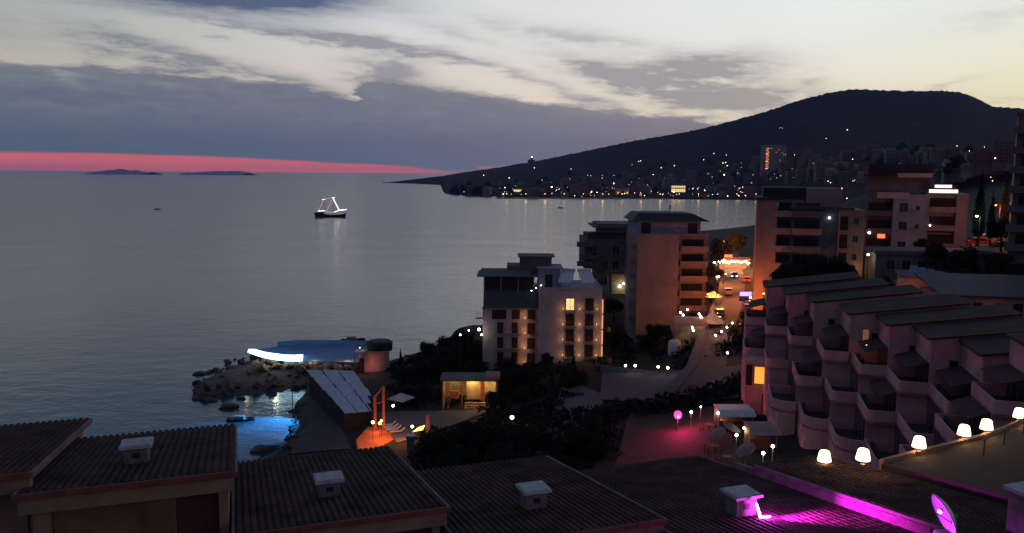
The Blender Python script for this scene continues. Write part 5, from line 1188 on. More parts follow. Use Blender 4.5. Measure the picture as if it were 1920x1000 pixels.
# blue deck with curved white neon edge
dk = [gz(470, 657, 3.2), gz(500, 668, 3.2), gz(540, 675, 3.2), gz(569, 676, 3.2), gz(668, 680, 3.2), gz(700, 672, 3.2), gz(700, 648, 3.2), gz(560, 646, 3.2), gz(520, 650, 3.2)]
t = thing('sea_deck', 'slate blue deck over the rocks with a glowing curved canopy edge', 'deck', (dk[0][0], dk[0][1], 0)); d0 = np.array([dk[0][0], dk[0][1], 0])
MB().prism([tuple((a - d0)[:2]) for a in dk], 2.7, 3.2).obj('deck_slab', 'deckblue', t)
for a in (dk[1], dk[2], dk[3], dk[4]): MB().tube(tuple(a - d0 + [0, .6, -4.5]), tuple(a - d0 + [0, .6, -.5]), .22).obj('pillar', 'stone', t)
for k in range(6, 8):
    a, b = dk[k] - d0, dk[k + 1] - d0 if k < 7 else dk[8] - d0
    MB().add([tuple(a), tuple(b), tuple(b + [0, 0, 1.1]), tuple(a + [0, 0, 1.1])], [(0, 1, 2, 3)]).obj('glass_balustrade', 'deckblue', t)
cn = [(464, 661, 466, 655), (480, 667, 477, 655), (497, 672, 495, 660), (515, 675, 513, 663), (535, 677.5, 533, 665.5), (552, 678, 551, 666), (567, 677.5, 568, 665)]
yb = [float(gz(a[0], a[1], 3.4)[1]) for a in cn]; vs = []
for k, (x0, y0, x1, y1) in enumerate(cn):
    a, b = at(x0, y0, yb[k]) - d0, at(x1, y1, yb[k] + .35) - d0; vs += [tuple(a), tuple(b), tuple(b + [0, .12, 0]), tuple(a + [0, .12, 0])]
fs = []
for k in range(len(cn) - 1): o = 4 * k; fs += [(o, o + 4, o + 5, o + 1), (o + 1, o + 5, o + 6, o + 2), (o + 2, o + 6, o + 7, o + 3), (o + 3, o + 7, o + 4, o)]
MB().add(vs, fs + [(0, 1, 2, 3), (len(vs) - 4, len(vs) - 1, len(vs) - 2, len(vs) - 3)]).obj('neon_canopy_edge', 'e_neon', t)
p = at(560, 664, yb[4] + 4) - d0; lamp(t, tuple(p), (.25, .55, 1), 260, 1.0)
p = at(520, 655, yb[4] + 5) - d0; lamp(t, tuple(p + [0, 0, 1]), (.3, .65, 1), 160, 1.0)
# flat topped hexagon kiosk on the deck
# round pavilion
p = at(698, 694, 158)
t = thing('round_pavilion', 'round seaside pavilion with dark curved roof and rose lit wall', 'pavilion', (p[0], p[1], p[2]))
n = 18
MB().lathe([(3.1, -2), (3.1, 3.4)], n, (0, 2.6, 0)).obj('wall', 'pinkwall', t)
MB().lathe([(2.6, 3.4), (2.65, 5.0), (2.2, 5.35), (.1, 5.4)], n, (1.0, 3.4, 0)).obj('roof', 'black', t, smooth=False)
MB().lathe([(3.25, 3.4), (3.25, 3.62)], n, (0, 2.6, 0)).obj('cornice', 'stone', t)
MB().prism([(-3.6, -.6), (-1.4, -.9), (-1.0, 1.2), (-3.4, 1.6)], 3.7, 3.95).obj('lit_canopy', 'canvas', t)
for x in (-3.4, -1.5): MB().tube((x, -.5, -1.5), (x, -.5, 3.7), .08).obj('post', 'rail', t)
MB().box(-2.6, -1.5, -.1, .55, -.5, 2.3).obj('doorway', 'darkopen', t)
lamp(t, (-2.4, -.2, 4.7), (1, .85, .3), 45, .1); lamp(t, (.6, -2.6, 1.3), (1, .42, .2), 75, .2); lamp(t, (-2.6, -1.8, .6), (1, .5, .12), 40, .2); MB().ball((-2.4, -.2, 4.6), .14).obj('bulb', 'e_yellow', t)
# big shade roof of cloth panels
c4 = [gz(573, 694, 5.4), gz(664, 697, 5.4), gz(707, 734, 5.4), gz(690, 771, 5.4), gz(646, 774, 5.4)]
t = thing('shade_roof', 'long beach shade roof made of pale blue cloth panels', 'canopy', (c4[4][0], c4[4][1], 1.8)); b0 = np.array([c4[4][0], c4[4][1], 0])
A, B_, C_, D_ = c4[0], c4[1], gz(718, 768, 5.4), c4[4]
nr_, nc_ = 6, 3
for i in range(nr_):
    for j in range(nc_):
        if i == 0 and False: continue
        def P4(u, v): return (A * (1 - u) * (1 - v) + B_ * u * (1 - v) + C_ * u * v + D_ * (1 - u) * v) - b0 - [0, 0, 1.8]
        u0, u1, v0, v1 = j / nc_ + .012, (j + 1) / nc_ - .012, i / nr_ + .01, (i + 1) / nr_ - .01
        if i >= 4 and j == 2: u1 = u0 + (u1 - u0) * (.55 if i == 4 else .12)
        dz_ = rnd.uniform(-.12, .12)
        q4 = [P4(u0, v0), P4(u1, v0), P4(u1, v1), P4(u0, v1)]; zz = [dz_ + .16, dz_ + .16, dz_ - .14, dz_ - .14]
        vs = [tuple(a + [0, 0, z]) for a, z in zip(q4, zz)] + [tuple(a + [0, 0, z - .06]) for a, z in zip(q4, zz)]
        MB().add(vs, [(0, 1, 2, 3), (7, 6, 5, 4), (0, 4, 5, 1), (1, 5, 6, 2), (2, 6, 7, 3), (3, 7, 4, 0)]).obj('cloth_panel', 'shade', t)
for i in range(nr_ + 1):
    for u in (0.01, .5, .99 if i < 4 else .7):
        a = P4(u, i / nr_); MB().tube(tuple(a + [0, 0, -5]), tuple(a - [0, 0, .2]), .07).obj('post', 'rail', t)
# black panels stand in for the shadow under the roof's seaward and end sides
a, b = P4(.0, .03), P4(.0, .97); MB().add([tuple(a + [.3, 0, -5]), tuple(b + [.3, 0, -5]), tuple(b + [.3, 0, -.4]), tuple(a + [.3, 0, -.4]), tuple(a + [.4, .1, -5]), tuple(b + [.4, .1, -5]), tuple(b + [.4, .1, -.4]), tuple(a + [.4, .1, -.4])], [(0, 1, 2, 3), (7, 6, 5, 4), (0, 3, 7, 4), (1, 5, 6, 2), (2, 6, 7, 3)]).obj('shadow_panel', 'black', t)
a, b = P4(.02, .99), P4(.7, .99); MB().add([tuple(a + [0, 0, -5]), tuple(b + [0, 0, -5]), tuple(b + [0, 0, -.4]), tuple(a + [0, 0, -.4]), tuple(a + [0, .1, -5]), tuple(b + [0, .1, -5]), tuple(b + [0, .1, -.4]), tuple(a + [0, .1, -.4])], [(0, 1, 2, 3), (7, 6, 5, 4), (0, 3, 7, 4), (1, 5, 6, 2), (2, 6, 7, 3)]).obj('shadow_panel', 'black', t)
a = P4(1.0, .55); MB().box(-.2, .2, -5, 5, -3.4, -1.2).obj('counter', 'darkgrey', t, tuple(a + [-2.2, 0, -.4]))
# cove floodlight (blue) on the roof's seaward posts
p = gz(549, 786, 0)
t = thing('flood_lamp', 'blue flood lamp on a beach mast shining on the cove water', 'lamp', (p[0], p[1], 1))
MB().tube((0, 0, -2), (0, 0, 4.2), .08).obj('pole', 'rail', t); MB().box(-.25, .05, -.2, .2, 3.9, 4.3).obj('lamp_head', 'rail', t)
l_ = lamp(t, (-.4, 0, 4.1), (.03, .36, 1.0), 26000, .25, spot=R(100), blend=.3); tg = gz(500, 800, 0); aim(l_, (p[0] - .4, p[1], 5.1), tg)
# orange terrace
tz = 3.6
pts = [gz(671, 842, tz), gz(668, 825, tz), (gz(690, 800, tz)), gz(742, 800, tz), gz(765, 812, tz), gz(742, 833, tz), gz(715, 842, tz)]
t = thing('bar_terrace', 'low terrace floor lit orange red beside the beach', 'terrace', (pts[0][0], pts[0][1], 0)); b0 = np.array([pts[0][0], pts[0][1], 0])
MB().prism([tuple((a - b0)[:2]) for a in pts], tz - .9, tz).obj('floor', 'deck', t)
for i in range(7):
    a = pts[0] * (1 - i / 6) + pts[6] * (i / 6) - b0; MB().ball((a[0], a[1] - .25, tz - .6), .5, 7, .7).obj('edge_stone', 'stone', t)
lamp(t, (3.2, 3.2, tz + 2.1), (1, .24, .04), 420, .2); lamp(t, (1.0, .2, tz + .9), (1, .5, .15), 30, .2); lamp(t, (6, 2.2, tz + 1.8), (1, .3, .06), 320, .2)
p = gz(706, 805, tz)
t = thing('timber_gate', 'tall timber posts joined by a slanting beam on the orange terrace', 'gate', p)
hp = float(at(706, 742, p[1])[2] - p[2])
MB().box(-.38, .02, -.15, .15, 0, hp).obj('post', 'wood', t); MB().box(.95, 1.3, -.15, .15, 0, hp + 1.4).obj('post', 'wood', t)
MB().tube((-.3, 0, hp - .3), (1.2, 0, hp + 1.5), .14, n=5).obj('beam', 'wood', t); MB().tube((-.3, 0, hp - 1.3), (1.1, 0, hp - .9), .1, n=5).obj('beam', 'wood', t)
lamp(t, (.4, -1.6, 1.0), (1, .28, .10), 120, .15)
for k, (px, py, m_, rr_, lab) in enumerate(((699, 792, 'e_white', .22, 'white globe lamp at the foot of the tall timber post'), (712, 794, 'e_yellow', .26, 'yellow globe lamp between the timber posts'), (715, 789, 'e_yellow', .2, 'upper yellow lamp between the timber posts'), (737, 761, 'e_white', .2, 'white lamp above the striped loungers'), (773, 800, 'e_white', .2, 'white lamp left of the yellow lit board'))):
    Y = 113 if k < 3 else (121 if k == 3 else 112); p = at(px, py, Y); q = thing('globe_lamp', lab, 'lamp', (p[0], p[1], p[2] - 1.4), 0, 'globe lamps on the orange terrace')
    MB().tube((0, 0, -1), (0, 0, 1.3), .05).obj('post', 'rail', q); MB().ball((0, 0, 1.4), rr_).obj('lamp_head', m_, q); lamp(q, (.05, -.35, 1.3), (1, .6, .25), 22, .15)
for k, (px, py) in enumerate(((728, 777), (733, 784), (738, 791), (745, 773))):
    p = at(px, py, 118 - k); q = thing('sun_lounger', ['upper striped lounger beside the timber posts', 'middle striped lounger beside the timber posts', 'lower striped lounger beside the timber posts', 'lounger farthest right under the white lamp'][k], 'sun lounger', (p[0], p[1], tz), R(12), 'striped loungers on the orange terrace')
    MB().box(-1.1, .5, -.33, .33, .28, .36).obj('seat', 'canvas', q); MB().add([(.5, -.33, .3), (.5, .33, .3), (1.15, .33, .75), (1.15, -.33, .75), (.5, -.33, .38), (.5, .33, .38), (1.13, .33, .83), (1.13, -.33, .83)], [(0, 3, 2, 1), (4, 5, 6, 7), (0, 1, 5, 4), (1, 2, 6, 5), (2, 3, 7, 6), (3, 0, 4, 7)]).obj('backrest', 'canvas', q)
    for x in (-.95, .4):
        for y in (-.28, .28): MB().box(x - .03, x + .03, y - .03, y + .03, -.1, .28).obj('leg', 'rail', q)
p = at(785, 803, 112)
t = thing('menu_board', 'yellow lit slanting board at the right end of the orange terrace', 'board', (p[0], p[1], p[2] - .5)); MB().add([(-.9, 0, -.1), (.6, 0, .25), (.9, .1, .9), (-.1, .1, .55), (-.9, .08, -.1), (.6, .08, .25), (.9, .18, .9), (-.1, .18, .55)], [(0, 1, 2, 3), (7, 6, 5, 4), (0, 4, 5, 1), (1, 5, 6, 2), (2, 6, 7, 3), (3, 7, 4, 0)]).obj('board_face', 'e_yellow', t); MB().box(-.1, .1, .05, .2, -1.5, .2).obj('stand', 'rail', t); lamp(t, (0, -.6, .5), (1, .7, .15), 14, .2)
p = at(802, 792, 112); t = thing('marker_post', 'short rose coloured post right of the yellow board', 'post', (p[0], p[1], p[2] - .8)); MB().box(-.28, .28, -.2, .2, -.8, 1.6).box(-.32, .32, -.24, .24, 1.6, 1.75).obj('post', 'pinkwall', t)
p = at(770, 858, 104); t = thing('pale_pillar', 'pale grey pillar with blue cap below the orange terrace', 'pillar', (p[0], p[1], p[2])); MB().box(-.45, .45, -.4, .4, -2, 2.8).obj('shaft', 'darkgrey', t); MB().box(-.6, .6, -.5, .5, 2.8, 3.1).obj('cap', 'solar', t)
# white canopy and tents behind
for px, py, Y, w, lab in ((752, 746, 130, 2.3, 'grey white square canopy above the striped loungers'), (768, 692, 150, 1.3, 'small pale parasol behind the shade roof')):
    p = at(px, py, Y); t = thing('canopy', lab, 'canopy', (p[0], p[1], p[2] - 2.5), R(15), 'pale canvas canopies near the beach')
    MB().lathe([(w, 2.3), (w, 2.45), (.15, 3.3)], 4).obj('cloth', 'canvas', t); 
    for x in (-w * .6, w * .6): MB().tube((x, 0, -2), (x, 0, 2.4), .06).obj('post', 'rail', t)
# yellow lit bar
p = stand(829, 766, 0)
t = thing('open_bar', 'small open fronted bar lit yellow inside among dark trees', 'bar', (p[0], p[1], p[2] + 1.2)); t.scale = (.98, 1, 1.25)
f_ = 137 / 1500
MB().box(-.3, 9.4, -.4, 4.4, 2.75, 3.0).obj('roof', 'darkgrey', t); MB().box(7.2, 9.6, -.3, 3, 3.0, 3.45).obj('roof_step', 'beige', t)
MB().box(0, 9.2, 4.0, 4.2, -2, 2.75).obj('back_wall', 'stone', t); MB().box(0, .2, .2, 4.0, -2, 2.75).box(9.0, 9.2, .2, 4, -2, 2.75).obj('side_wall', 'stone', t)
MB().box(4.0, 6.3, 1.2, 1.35, 0, 2.75).obj('partition', 'stone', t); MB().box(6.35, 7.05, .6, .8, 0, 2.6).obj('door', 'wood', t)
for x in (.1, 1.0, 3.3, 9.0): MB().box(x - .09, x + .09, -.1, .08, -1.5, 2.75).obj('post', 'wood', t)
MB().box(1.2, 2.6, 1.6, 2.1, 0, 1.0).obj('counter', 'wood', t); MB().box(7.4, 9.0, .1, .7, -.3, .45).obj('bench', 'red', t)
for k in range(4): MB().box(3.8, 7.2, -.4 - .5 * k, .1 - .5 * k, -1.6, -.1 - .25 * k).obj('step', 'stone', t)
lamp(t, (5, 0.3, 2.3), (1, .62, .18), 260, .15); lamp(t, (8.1, 1.8, 2.2), (1, .68, .22), 520, .15); lamp(t, (1.9, 2.6, 2.2), (1, .66, .3), 80, .15); lamp(t, (5.6, -1.6, 1.2), (1, .38, .1), 90, .15)
MB().ball((8.3, 2.6, 2.3), .2).obj('bulb', 'e_yellow', t)
# lamps showing through the grove
for k, (px, py, m_) in enumerate(((863, 628, 'e_white'), (879, 620, 'e_white'), (898, 618, 'e_white'), (903, 628, 'e_warm'))):
    p = at(px, py, 149); q = thing('garden_lamp', ['left of four garden lamps glinting over the grove', 'middle left garden lamp glinting over the grove', 'brightest garden lamp beside the hotel corner', 'warm garden lamp just under the brightest one'][k], 'lamp', (p[0], p[1], p[2]), 0, 'garden lamps over the grove')
    MB().ball((0, 0, 0), (.16, .14, .27, .2)[k]).obj('lamp_head', m_, q); MB().tube((0, 0, -6), (0, 0, -.1), .04).obj('post', 'rail', q); lamp(q, (0, -.5, 0), (1, .75, .5), 14, .1)
# rocks standing in the water
for k, (px, py, s_) in enumerate(((374, 702, 1.0), (430, 764, 1.3), (452, 748, .6), (505, 843, 1.7), (486, 846, 1.0), (530, 838, 1.2), (394, 752, .8), (560, 834, 1.0))):
    p = gz(px, py, 0); o = link('sea_rock', RM[k % 6], None, (p[0], p[1], .12)); o.scale = (s_ * 1.5, s_, s_ * .7)
    tag(o, ['small dark rock alone off the breakwater tip', 'flat dark rock in the cove mouth', 'tiny rock inside the breakwater', 'large dark rock at the near end of the blue lit cove', 'rock touching the left of the large cove rock', 'rock on the near beach edge', 'rock at the inner foot of the breakwater', 'rock on the dark shingle near the roof edge'][k], 'rock', 'rocks standing in shallow water')

# ================================================================== boats
def rowboat(px, py, L, label, rz=0.0, cabin=False, group='small boats on the bay', up=0):
    p = gz(px, py, 0); t = thing('small_boat', label, 'boat', (p[0], p[1], 0), rz, group)
    st = [(-.5, .75), (-.2, 1.0), (.15, .95), (.38, .55), (.5, .03)]; hb = L * .17; vs = []
    for x, w in st:
        for y, z in ((-w, .34), (-w * .6, -.1), (w * .6, -.1), (w, .34)): vs.append((x * L, y * hb, z * (L / 4) + (.12 * L / 4 if x > .3 and z > 0 else 0)))
    fs = [(4 * i + j, 4 * i + j + 1, 4 * i + j + 5, 4 * i + j + 4) for i in range(4) for j in range(3)] + [(0, 3, 2, 1)]
    MB().add(vs, fs).obj('hull', 'hull', t); MB().box(-.4 * L, .2 * L, -hb * .7, hb * .7, .12 * L / 4, .2 * L / 4).obj('deck', 'wood' if not cabin else 'metal', t)
    MB().box(-.12 * L, -.05 * L, -hb * .8, hb * .8, .25 * L / 4, .33 * L / 4).obj('bench', 'frame', t)
    if cabin: MB().box(-.25 * L, .12 * L, -hb * .55, hb * .55, .3 * L / 4, .75 * L / 4).obj('cabin', 'frame', t)
    return t
rowboat(452, 789, 4.6, 'small boat moored beside the blue lit cove water', R(5), True)
rowboat(295, 393, 7, 'tiny dark boat far out on the left of the bay', R(10), True)
rowboat(1051, 390.5, 7, 'motorboat crossing the bay with a thin wake behind it', R(-4), True)
rowboat(662, 640, 6, 'small dark boat behind the round pavilion', R(10), True)
w0, w1 = gz(985, 387.0, .02), gz(1044, 390.5, .02)
tag(MB().add([(w0[0], w0[1], .05), (w1[0], w1[1] - 1.2, .05), (w1[0], w1[1] + 1.2, .05), (w0[0], w0[1] + 3, .05)], [(0, 1, 2, 3)]).obj('wake', 'foam'), kind='stuff')
p = gz(621, 407, 0)
t = thing('sailing_ship', 'old style sailing ship outlined with white string lights on the bay', 'ship', (p[0], p[1], 0), R(0))
k_ = p[1] / 1500.0
st = [(-16, .5, 4.1), (-14, .9, 3.6), (-10, 1.0, 2.6), (0, 1.0, 1.9), (8, .95, 2.2), (12, .6, 2.9), (14.5, .06, 3.5)]; vs = []
for x, w, zt in st:
    ww = w * 3.1
    for y, z in ((-ww, zt), (-ww * .85, .7), (-ww * .4, -.6), (ww * .4, -.6), (ww * .85, .7), (ww, zt)): vs.append((x * (.93 if z < 1 else 1), y, z))
fs = [(6 * i + j, 6 * i + j + 1, 6 * i + j + 7, 6 * i + j + 6) for i in range(6) for j in range(5)] + [(0, 5, 4, 3, 2, 1)]
MB().add(vs, fs).obj('hull', 'hull', t); MB().box(-13, 12, -2.6, 2.6, 1.5, 1.8).obj('deck', 'hull', t); MB().box(-13.5, -7, -2, 2, 2.6, 4.4).obj('cabin', 'hull', t)
P2 = lambda px, py: ((px - 621) * k_, 0.0, float(at(px, py, p[1])[2]))
mA, mF = P2(608, 374), P2(625, 370.5)
MB().tube((mA[0] + 1, 0, 1), (mA[0] + .5, 0, mA[2]), .2, .1).obj('mast', 'trunk', t); MB().tube((mF[0] + .5, 0, 1), (mF[0], 0, mF[2]), .22, .1).obj('mast', 'trunk', t)
MB().tube((13, 0, 3.2), P2(651, 392), .2, .08).obj('bowsprit', 'trunk', t)
def slight(a, b, r_): MB().tube(a, b, r_, n=5).obj('string_lights', 'e_string', t)
slight(mF, P2(627, 376), .36); slight(P2(626, 374), P2(636, 394), .34); slight(P2(636, 394.5), P2(650, 393), .34); slight(P2(626, 398), P2(636, 395), .24); slight(P2(596, 396), P2(610, 395.5), .26)
for a, b in ((mA, mF), (mA, P2(597, 396)), (mF, P2(612, 398)), (P2(612, 398), P2(626, 398.5)), (P2(610, 396.5), P2(613, 399))): MB().tube(a, b, .22, n=5).obj('string_lights', 'e_string2', t)
slight(P2(604.5, 374.5), P2(611, 373.8), .2); slight(P2(624, 371), P2(628, 370.5), .3)
MB().tube(mA, mF, .05).tube(mA, P2(597, 396), .06).tube(P2(600, 380), P2(606, 375), .1).obj('rigging', 'canvas', t)

# ================================================================== far town on the hill
def onhill(px, py):
    best = None
    for t_ in np.linspace(0.001, 1.0, 260):
        q = hillpt(px, t_); v = q - np.array([0, 0, EYE]); w = v @ _f; y = CY - FOC * (v @ _U) / w
        if y <= py: return q
    return q
def town_mesh(seed, w, d, fl, m_):
    q = random.Random(seed); mb = MB(); h = fl * 3.0 + .6
    mb.box(-w / 2, w / 2, -d / 2, d / 2, -6, h).box(-w / 2 + 1, w / 2 - 3, -d / 2 + 2, d / 2 - 1, h, h + (2.6 if seed % 2 else .8)); n = int(w / 3)
    for k in range(fl):
        for i in range(n):
            x = -w / 2 + (i + .5) * w / n; lit = q.random()
            mb.box(x - .6, x + .6, -d / 2 - .08, -d / 2 - .01, k * 3 + 1.0, k * 3 + 2.4, 1)
        mb.box(-w / 2, w / 2, -d / 2 - 1.0, -d / 2 - .09, k * 3 + 2.85, k * 3 + 3.0, 0)
    return mb, h
TM = []
for s in range(12):
    mb, h = town_mesh(s, random.Random(s).choice([11, 14, 17, 20]), 11, 1 + s % 6, 0)
    TM.append(mb.mesh('town_building', ['town%d' % (s % 5), 'glass']))
q = random.Random(21); placed = []; cnt = 0; tries = 0
col_words = ['greyish', 'brownish', 'dark blue grey', 'pale', 'reddish brown']
while cnt < 235 and tries < 4000:
    tries += 1; px = q.uniform(872, 1900) if q.random() < .8 else q.uniform(1290, 1760)
    lo = 371 if px < 1420 else 345; up = np.interp(px, [870, 1000, 1200, 1300, 1450, 1600, 1900], [352, 342, 325, 312, 283, 285, 290])
    py = up + (lo - up) * (1 - q.random() ** 1.6 if False else q.random() ** .75)
    if any(abs(px - a) < 9 and abs(py - b) < 4.5 for a, b in placed): continue
    placed.append((px, py)); pos = onhill(px, py); s = q.choice([0, 1, 2, 3, 4, 5, 6, 7, 8, 9, 10, 11]) if py > up + 15 else q.choice([0, 1, 6, 7])
    o = link('town_building', TM[s], None, (pos[0], pos[1], pos[2] + .3), (0, 0, -math.atan2(pos[0], pos[1]) + q.uniform(-.5, .5)))
    sc_ = q.uniform(.75, 1.05) * min(1.0, max(.6, pos[1] / 1000)); o.scale = (sc_, sc_, sc_)
    tag(o, None, 'building', 'buildings of the far hillside town'); qlabel(o, px, py, '%s %s storey block' % (col_words[s % 5], ['one', 'two', 'three', 'four', 'five', 'six'][s % 6])); cnt += 1
# dark tree belts on the far shore
FT = []
for s in range(3): FT.append(leafmesh('far_tree', 'leaf', 260, [(0, 0, 4, 3.2), (2.4, 0, 3.2, 2.2), (-2.2, .5, 3, 2.4), (0, 0, 6.5, 2)], 1.0, 90 + s))
for k in range(110):
    px = q.uniform(845, 1890) if k % 3 else q.uniform(845, 920); up = np.interp(px, [845, 870, 1000, 1300, 1450, 1900], [360, 352, 342, 310, 285, 285]); py = q.uniform(up - 6, 369 if px < 1420 else 340); pos = onhill(px, py)
    o = link('far_tree', q.choice(FT), None, (pos[0], pos[1], pos[2] - .5)); s_ = q.uniform(.8, 1.7); o.scale = (s_, s_, s_)
    tag(o, None, 'tree', 'dark trees of the far hillside'); qlabel(o, px, py, 'dark rounded tree')
# lamps and lit windows of the far town
LMESH = {}
for nm in ('e_far', 'e_farw', 'e_red', 'e_cool'): LMESH[nm] = MB().ball((0, 0, 8), 1.0, 8).mesh('lamp_head', nm)
PM = MB().tube((0, 0, -1), (0, 0, 7.4), .15).mesh('pole', 'rail')
def far_lamp(px, py, r_, nm, label, group):
    pos = onhill(px, py + 5 if True else py); v = at(px, py, pos[1]); zb = v[2] - 8 * r_ if False else v[2] - 8
    t = thing('street_lamp', label, 'street lamp', (pos[0], pos[1] - 2, zb), 0, group); qlabel(t, px, py, label); o = link('lamp_head', LMESH[nm], t, (0, 0, 8 - 8 * r_)); o.scale = (r_, r_, r_); link('pole', PM, t)
BR = [(944, 364, 1.0, 'e_far'), (993, 361, 1.1, 'e_cool'), (1035, 351, 1.4, 'e_far'), (1069, 343, 1.2, 'e_far'), (1083, 350, .8, 'e_far'), (1152, 344, 1.2, 'e_far'), (1186, 353, 1.4, 'e_far'), (1203, 355, 1.2, 'e_far'), (1232, 353, 1.4, 'e_far'), (1266, 360, 1.2, 'e_far'), (1295, 322, 1.1, 'e_far'), (1266, 311, .7, 'e_far'), (1361, 328, 1.3, 'e_far'), (1364, 333, .7, 'e_far'),
      (1416, 328, 1.0, 'e_far'), (1411, 353, 1.4, 'e_far'), (1413, 361, .8, 'e_far'), (1369, 368, 1.0, 'e_farw'), (1302, 345, .9, 'e_farw'), (1325, 357, .9, 'e_far'), (1321, 300, .7, 'e_far'), (1340, 288, .6, 'e_far'), (1364, 291, .6, 'e_far'), (1202, 302, .8, 'e_far'), (1198, 303, .7, 'e_far'), (1186, 309, .5, 'e_farw'), (1241, 315, .7, 'e_far'), (1002, 315, .9, 'e_far'), (955, 334, .9, 'e_far'),
      (907, 329, .8, 'e_far'), (947, 352, .8, 'e_far'), (1071, 317, .6, 'e_far'), (1592, 244, 1.2, 'e_far'), (1553, 260, .8, 'e_far'), (1464, 240, .8, 'e_far'), (1468, 241, .6, 'e_far'), (1363, 305, .8, 'e_far'), (1358, 306, .8, 'e_far'), (1366, 311, .7, 'e_far'), (1494, 291, .8, 'e_far'), (1529, 299, .6, 'e_farw'), (1544, 302, .5, 'e_farw'), (1550, 306, .5, 'e_farw'), (1567, 303, .6, 'e_farw'), (1577, 304, .5, 'e_farw'),
      (1597, 292, .6, 'e_far'), (1605, 299, 1.0, 'e_farw'), (1615, 291, .8, 'e_far'), (1685, 289, 1.2, 'e_far'), (1701, 286, .8, 'e_farw'), (1744, 278, .8, 'e_far'), (1785, 283, .5, 'e_far'), (1800, 274, .6, 'e_far'), (1675, 302, .9, 'e_far'), (1679, 297, .8, 'e_far'), (1850, 276, .5, 'e_far'), (1872, 268, .5, 'e_far'), (1887, 267, .7, 'e_farw'), (1499, 327, .8, 'e_far'), (1507, 327, .7, 'e_far'), (1517, 325, .7, 'e_far'), (1416, 352, 1.0, 'e_far'),
      (1560, 340, .6, 'e_far'), (1565, 343, .6, 'e_far'), (1587, 353, .5, 'e_far'), (1597, 372, .6, 'e_farw'), (1593, 385, .5, 'e_far'), (1457, 327, .6, 'e_farw'), (1469, 330, .7, 'e_farw'), (1462, 334, .6, 'e_farw'), (1580, 313, .6, 'e_farw'), (1583, 327, .5, 'e_far'), (1114, 353, .5, 'e_farw'), (1157, 355, .8, 'e_farw'), (1174, 352, .8, 'e_farw'), (1192, 362, .7, 'e_farw'), (1173, 363, .9, 'e_farw'), (1216, 347, .5, 'e_farw'),
      (1245, 365, .8, 'e_farw'), (1211, 367, .7, 'e_farw'), (1110, 361, .8, 'e_far'), (1121, 361, .7, 'e_far'), (978, 355, .9, 'e_far'), (967, 357, .7, 'e_farw'), (870, 360, .6, 'e_far'), (862, 358, .5, 'e_cool'), (877, 361, .6, 'e_far'), (1390, 367, .9, 'e_farw'), (1403, 367, .9, 'e_farw'), (1340, 365, .6, 'e_farw')]
for k, (px, py, r_, nm) in enumerate(BR):
    lb = {'e_far': 'bright white lamp', 'e_farw': 'warm orange lamp', 'e_cool': 'cool white lamp'}[nm]
    far_lamp(px, py, r_ * (.80 if px < 1420 else .52), nm, lb, {'e_far': 'white lamps of the far town', 'e_farw': 'warm lamps of the far town', 'e_cool': 'cool white lamps of the far waterfront'}[nm])
for k in range(190):
    px = q.uniform(930, 1880) if k % 3 else q.uniform(1030, 1420); up = np.interp(px, [900, 1000, 1200, 1300, 1450, 1600, 1900], [350, 338, 318, 308, 290, 288, 280]); py = q.uniform(up, 368 if px < 1420 else 340)
    if not k % 3: py = q.uniform(350, 369)
    far_lamp(px, py, q.uniform(.2, .48) * (1 if px < 1420 else .7), q.choice(['e_far', 'e_farw', 'e_farw', 'e_farw']), 'faint small lamp', 'faint small lamps of the far town')
for k, px in enumerate(range(950, 1420, 36)):  # lamps added to throw warm light on the far buildings and promenade
    pos = gz(px, 371.6, 2); t = thing('added_quay_lamp', '%s added quay lamp lighting the far waterfront, counted from the left' % _ord[k], 'street lamp', (pos[0], pos[1] + 2, 1.6), 0, 'added quay lamps lighting the far waterfront')
    MB().tube((0, 0, 0), (0, 0, 7), .18).obj('pole', 'rail', t); MB().ball((0, 0, 7.2), .5, 8).obj('lamp_head', 'e_farw', t); lamp(t, (0, -1.5, 8), (1, .52, .24), 350 + 300 * (k % 3), 2.0).data.specular_factor = 0.3
# lit arcade, lit shore villa, neon tower, promenade
def far_box(px0, px1, py0, py1, name, label, cat, m_='beige2'):
    pos = onhill((px0 + px1) / 2, py1); Y = pos[1] - 4; a, b = at(px0, py1, Y), at(px1, py0, Y); w = b[0] - a[0]; h = b[2] - a[2]
    t = thing(name, label, cat, (a[0], Y, a[2])); MB().box(0, w, 0, 10, -5, h).obj('wall', m_, t); return t, w, h
t, w, h = far_box(1258, 1286, 347, 362, 'waterfront_building', 'waterfront building with two glowing arcade storeys', 'building', 'stone')
for k, (f0, f1) in enumerate(((.12, .52), (.66, .88))): 
    for i in range(7): MB().box(w * (.03 + i * .137), w * (.03 + i * .137) + w * .11, -.3, -.05, h * f0, h * f1).obj('arcade_window', 'e_win2', t)
t, w, h = far_box(962, 986, 354, 364, 'shore_villa', 'shore villa with a lit white terrace at the water', 'villa', 'stone')
for i in range(5): MB().box(w * (.05 + i * .14), w * (.05 + i * .14) + w * .12, -.3, -.05, h * .45, h * .8).obj('window', 'e_win2', t)
t, w, h = far_box(1428, 1476, 272, 322, 'hotel_tower', 'hillside tower block with a red neon column and many lit windows', 'tower block', 'town3')
qq = random.Random(3)
for i in range(12): MB().box(w * (.14 + .03 * (i % 2)), w * (.25 + .03 * (i % 2)), -.4, -.1, h * (.1 + .068 * i), h * (.13 + .068 * i)).obj('neon_bar', 'e_neon2' if i % 4 else 'e_win2', t)
for i in range(14): x, z = qq.uniform(.34, .95), qq.uniform(.35, .98); MB().box(w * x, w * x + .9, -.4, -.05, h * z - 1, h * z).obj('window', 'e_win2' if i % 2 else 'e_win3', t)
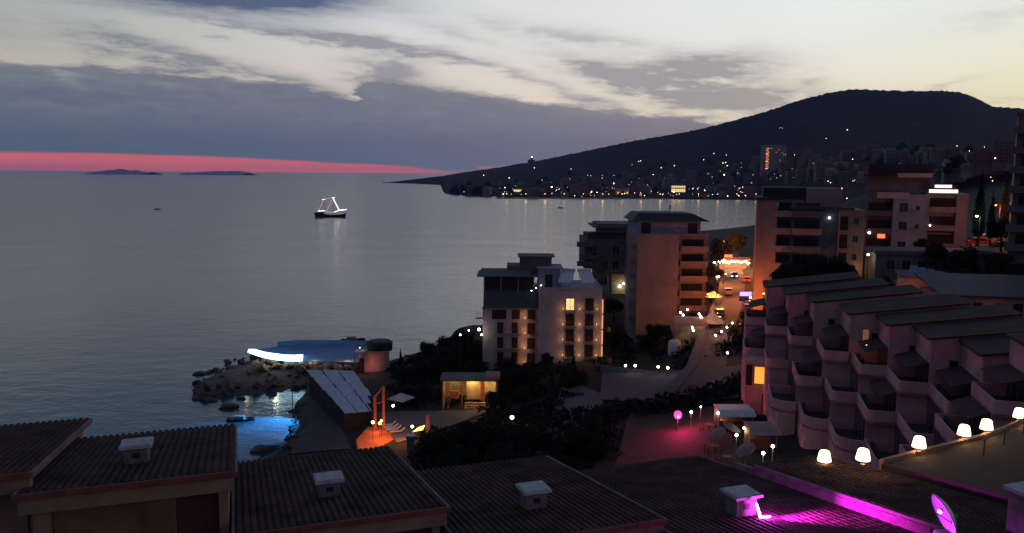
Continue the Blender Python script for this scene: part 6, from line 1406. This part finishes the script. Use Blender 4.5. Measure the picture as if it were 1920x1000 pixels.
t, w, h = far_box(1155, 1180, 354, 366, 'waterfront_building', 'low waterfront building washed in reddish light', 'building', 'pinkwall')
for i in range(4): MB().box(w * (.08 + i * .24), w * (.08 + i * .24) + w * .12, -.3, -.05, h * .2, h * .5).obj('window', 'e_win', t)
t, w, h = far_box(1520, 1620, 296, 312, 'waterfront_building', 'wide dark building dotted with reddish windows below the hill', 'building', 'town4')
for i in range(14): MB().box(w * (.04 + i * .067), w * (.04 + i * .067) + .8, -.3, -.05, h * (.3 + .4 * ((i * 7) % 3) / 2), h * (.3 + .4 * ((i * 7) % 3) / 2) + .8).obj('window', 'e_win3' if i % 3 else 'e_win2', t)
mb = MB(); ps = [gz(x, 372.6 + (x - 1000) * .0035, 0) for x in range(930, 1430, 20)]
for a, b in zip(ps[:-1], ps[1:]): mb.add([(a[0], a[1] - 3, -1), (b[0], b[1] - 3, -1), (b[0], b[1] - 3, 1.6), (a[0], a[1] - 3, 1.6), (a[0], a[1] + 9, 1.6), (b[0], b[1] + 9, 1.6)], [(0, 1, 2, 3), (3, 2, 5, 4)])
tag(mb.obj('promenade', 'stone'), kind='structure')
p = hillpt(997, .985)
t = thing('hilltop_house', 'small house silhouetted on the ridge above the headland', 'house', (p[0], p[1], p[2])); MB().box(-14, 10, -8, 8, -6, 9).box(-5, 3, -8, 8, 9, 15).obj('wall', 'town2', t); MB().ball((0, -9, 18), 1.6).obj('lamp', 'e_far', t)

flush_labels()
sh = thing('shingle_stones', 'loose dark stones scattered along the beach edge by the blue lit cove', 'stones', gz(560, 800, .4)); bl = np.array(sh.location)
for k in range(60):
    f = rnd.random(); px = 552 + 8 * math.sin(f * 3) - 30 * f + rnd.uniform(-6, 26); py = 752 + 96 * f; pp = gz(px, py, .5); z = hz(pp[0], pp[1]); s_ = rnd.uniform(.15, .5)
    if z < -.3: continue
    r_ = link('boulder', rnd.choice(RM), sh, (pp[0] - bl[0], pp[1] - bl[1], z - bl[2] + .1), (rnd.random(), rnd.random(), rnd.random() * 6)); r_.scale = (s_ * 1.2, s_, s_ * .8)

# haze between here and the hill
hm = bpy.data.materials.new('haze_air'); hm.use_nodes = True; nt = hm.node_tree; nt.nodes.clear()
pv = nt.nodes.new('ShaderNodeVolumePrincipled'); pv.inputs['Color'].default_value = (.42, .55, 1.0, 1); pv.inputs['Density'].default_value = .000045
mo = nt.nodes.new('ShaderNodeOutputMaterial'); nt.links.new(pv.outputs[0], mo.inputs['Volume'])
hzb = MB().box(-5000, 5000, -400, 9700, -12, 420).obj('haze', []); hzb.data.materials.append(hm); tag(hzb, kind='stuff')
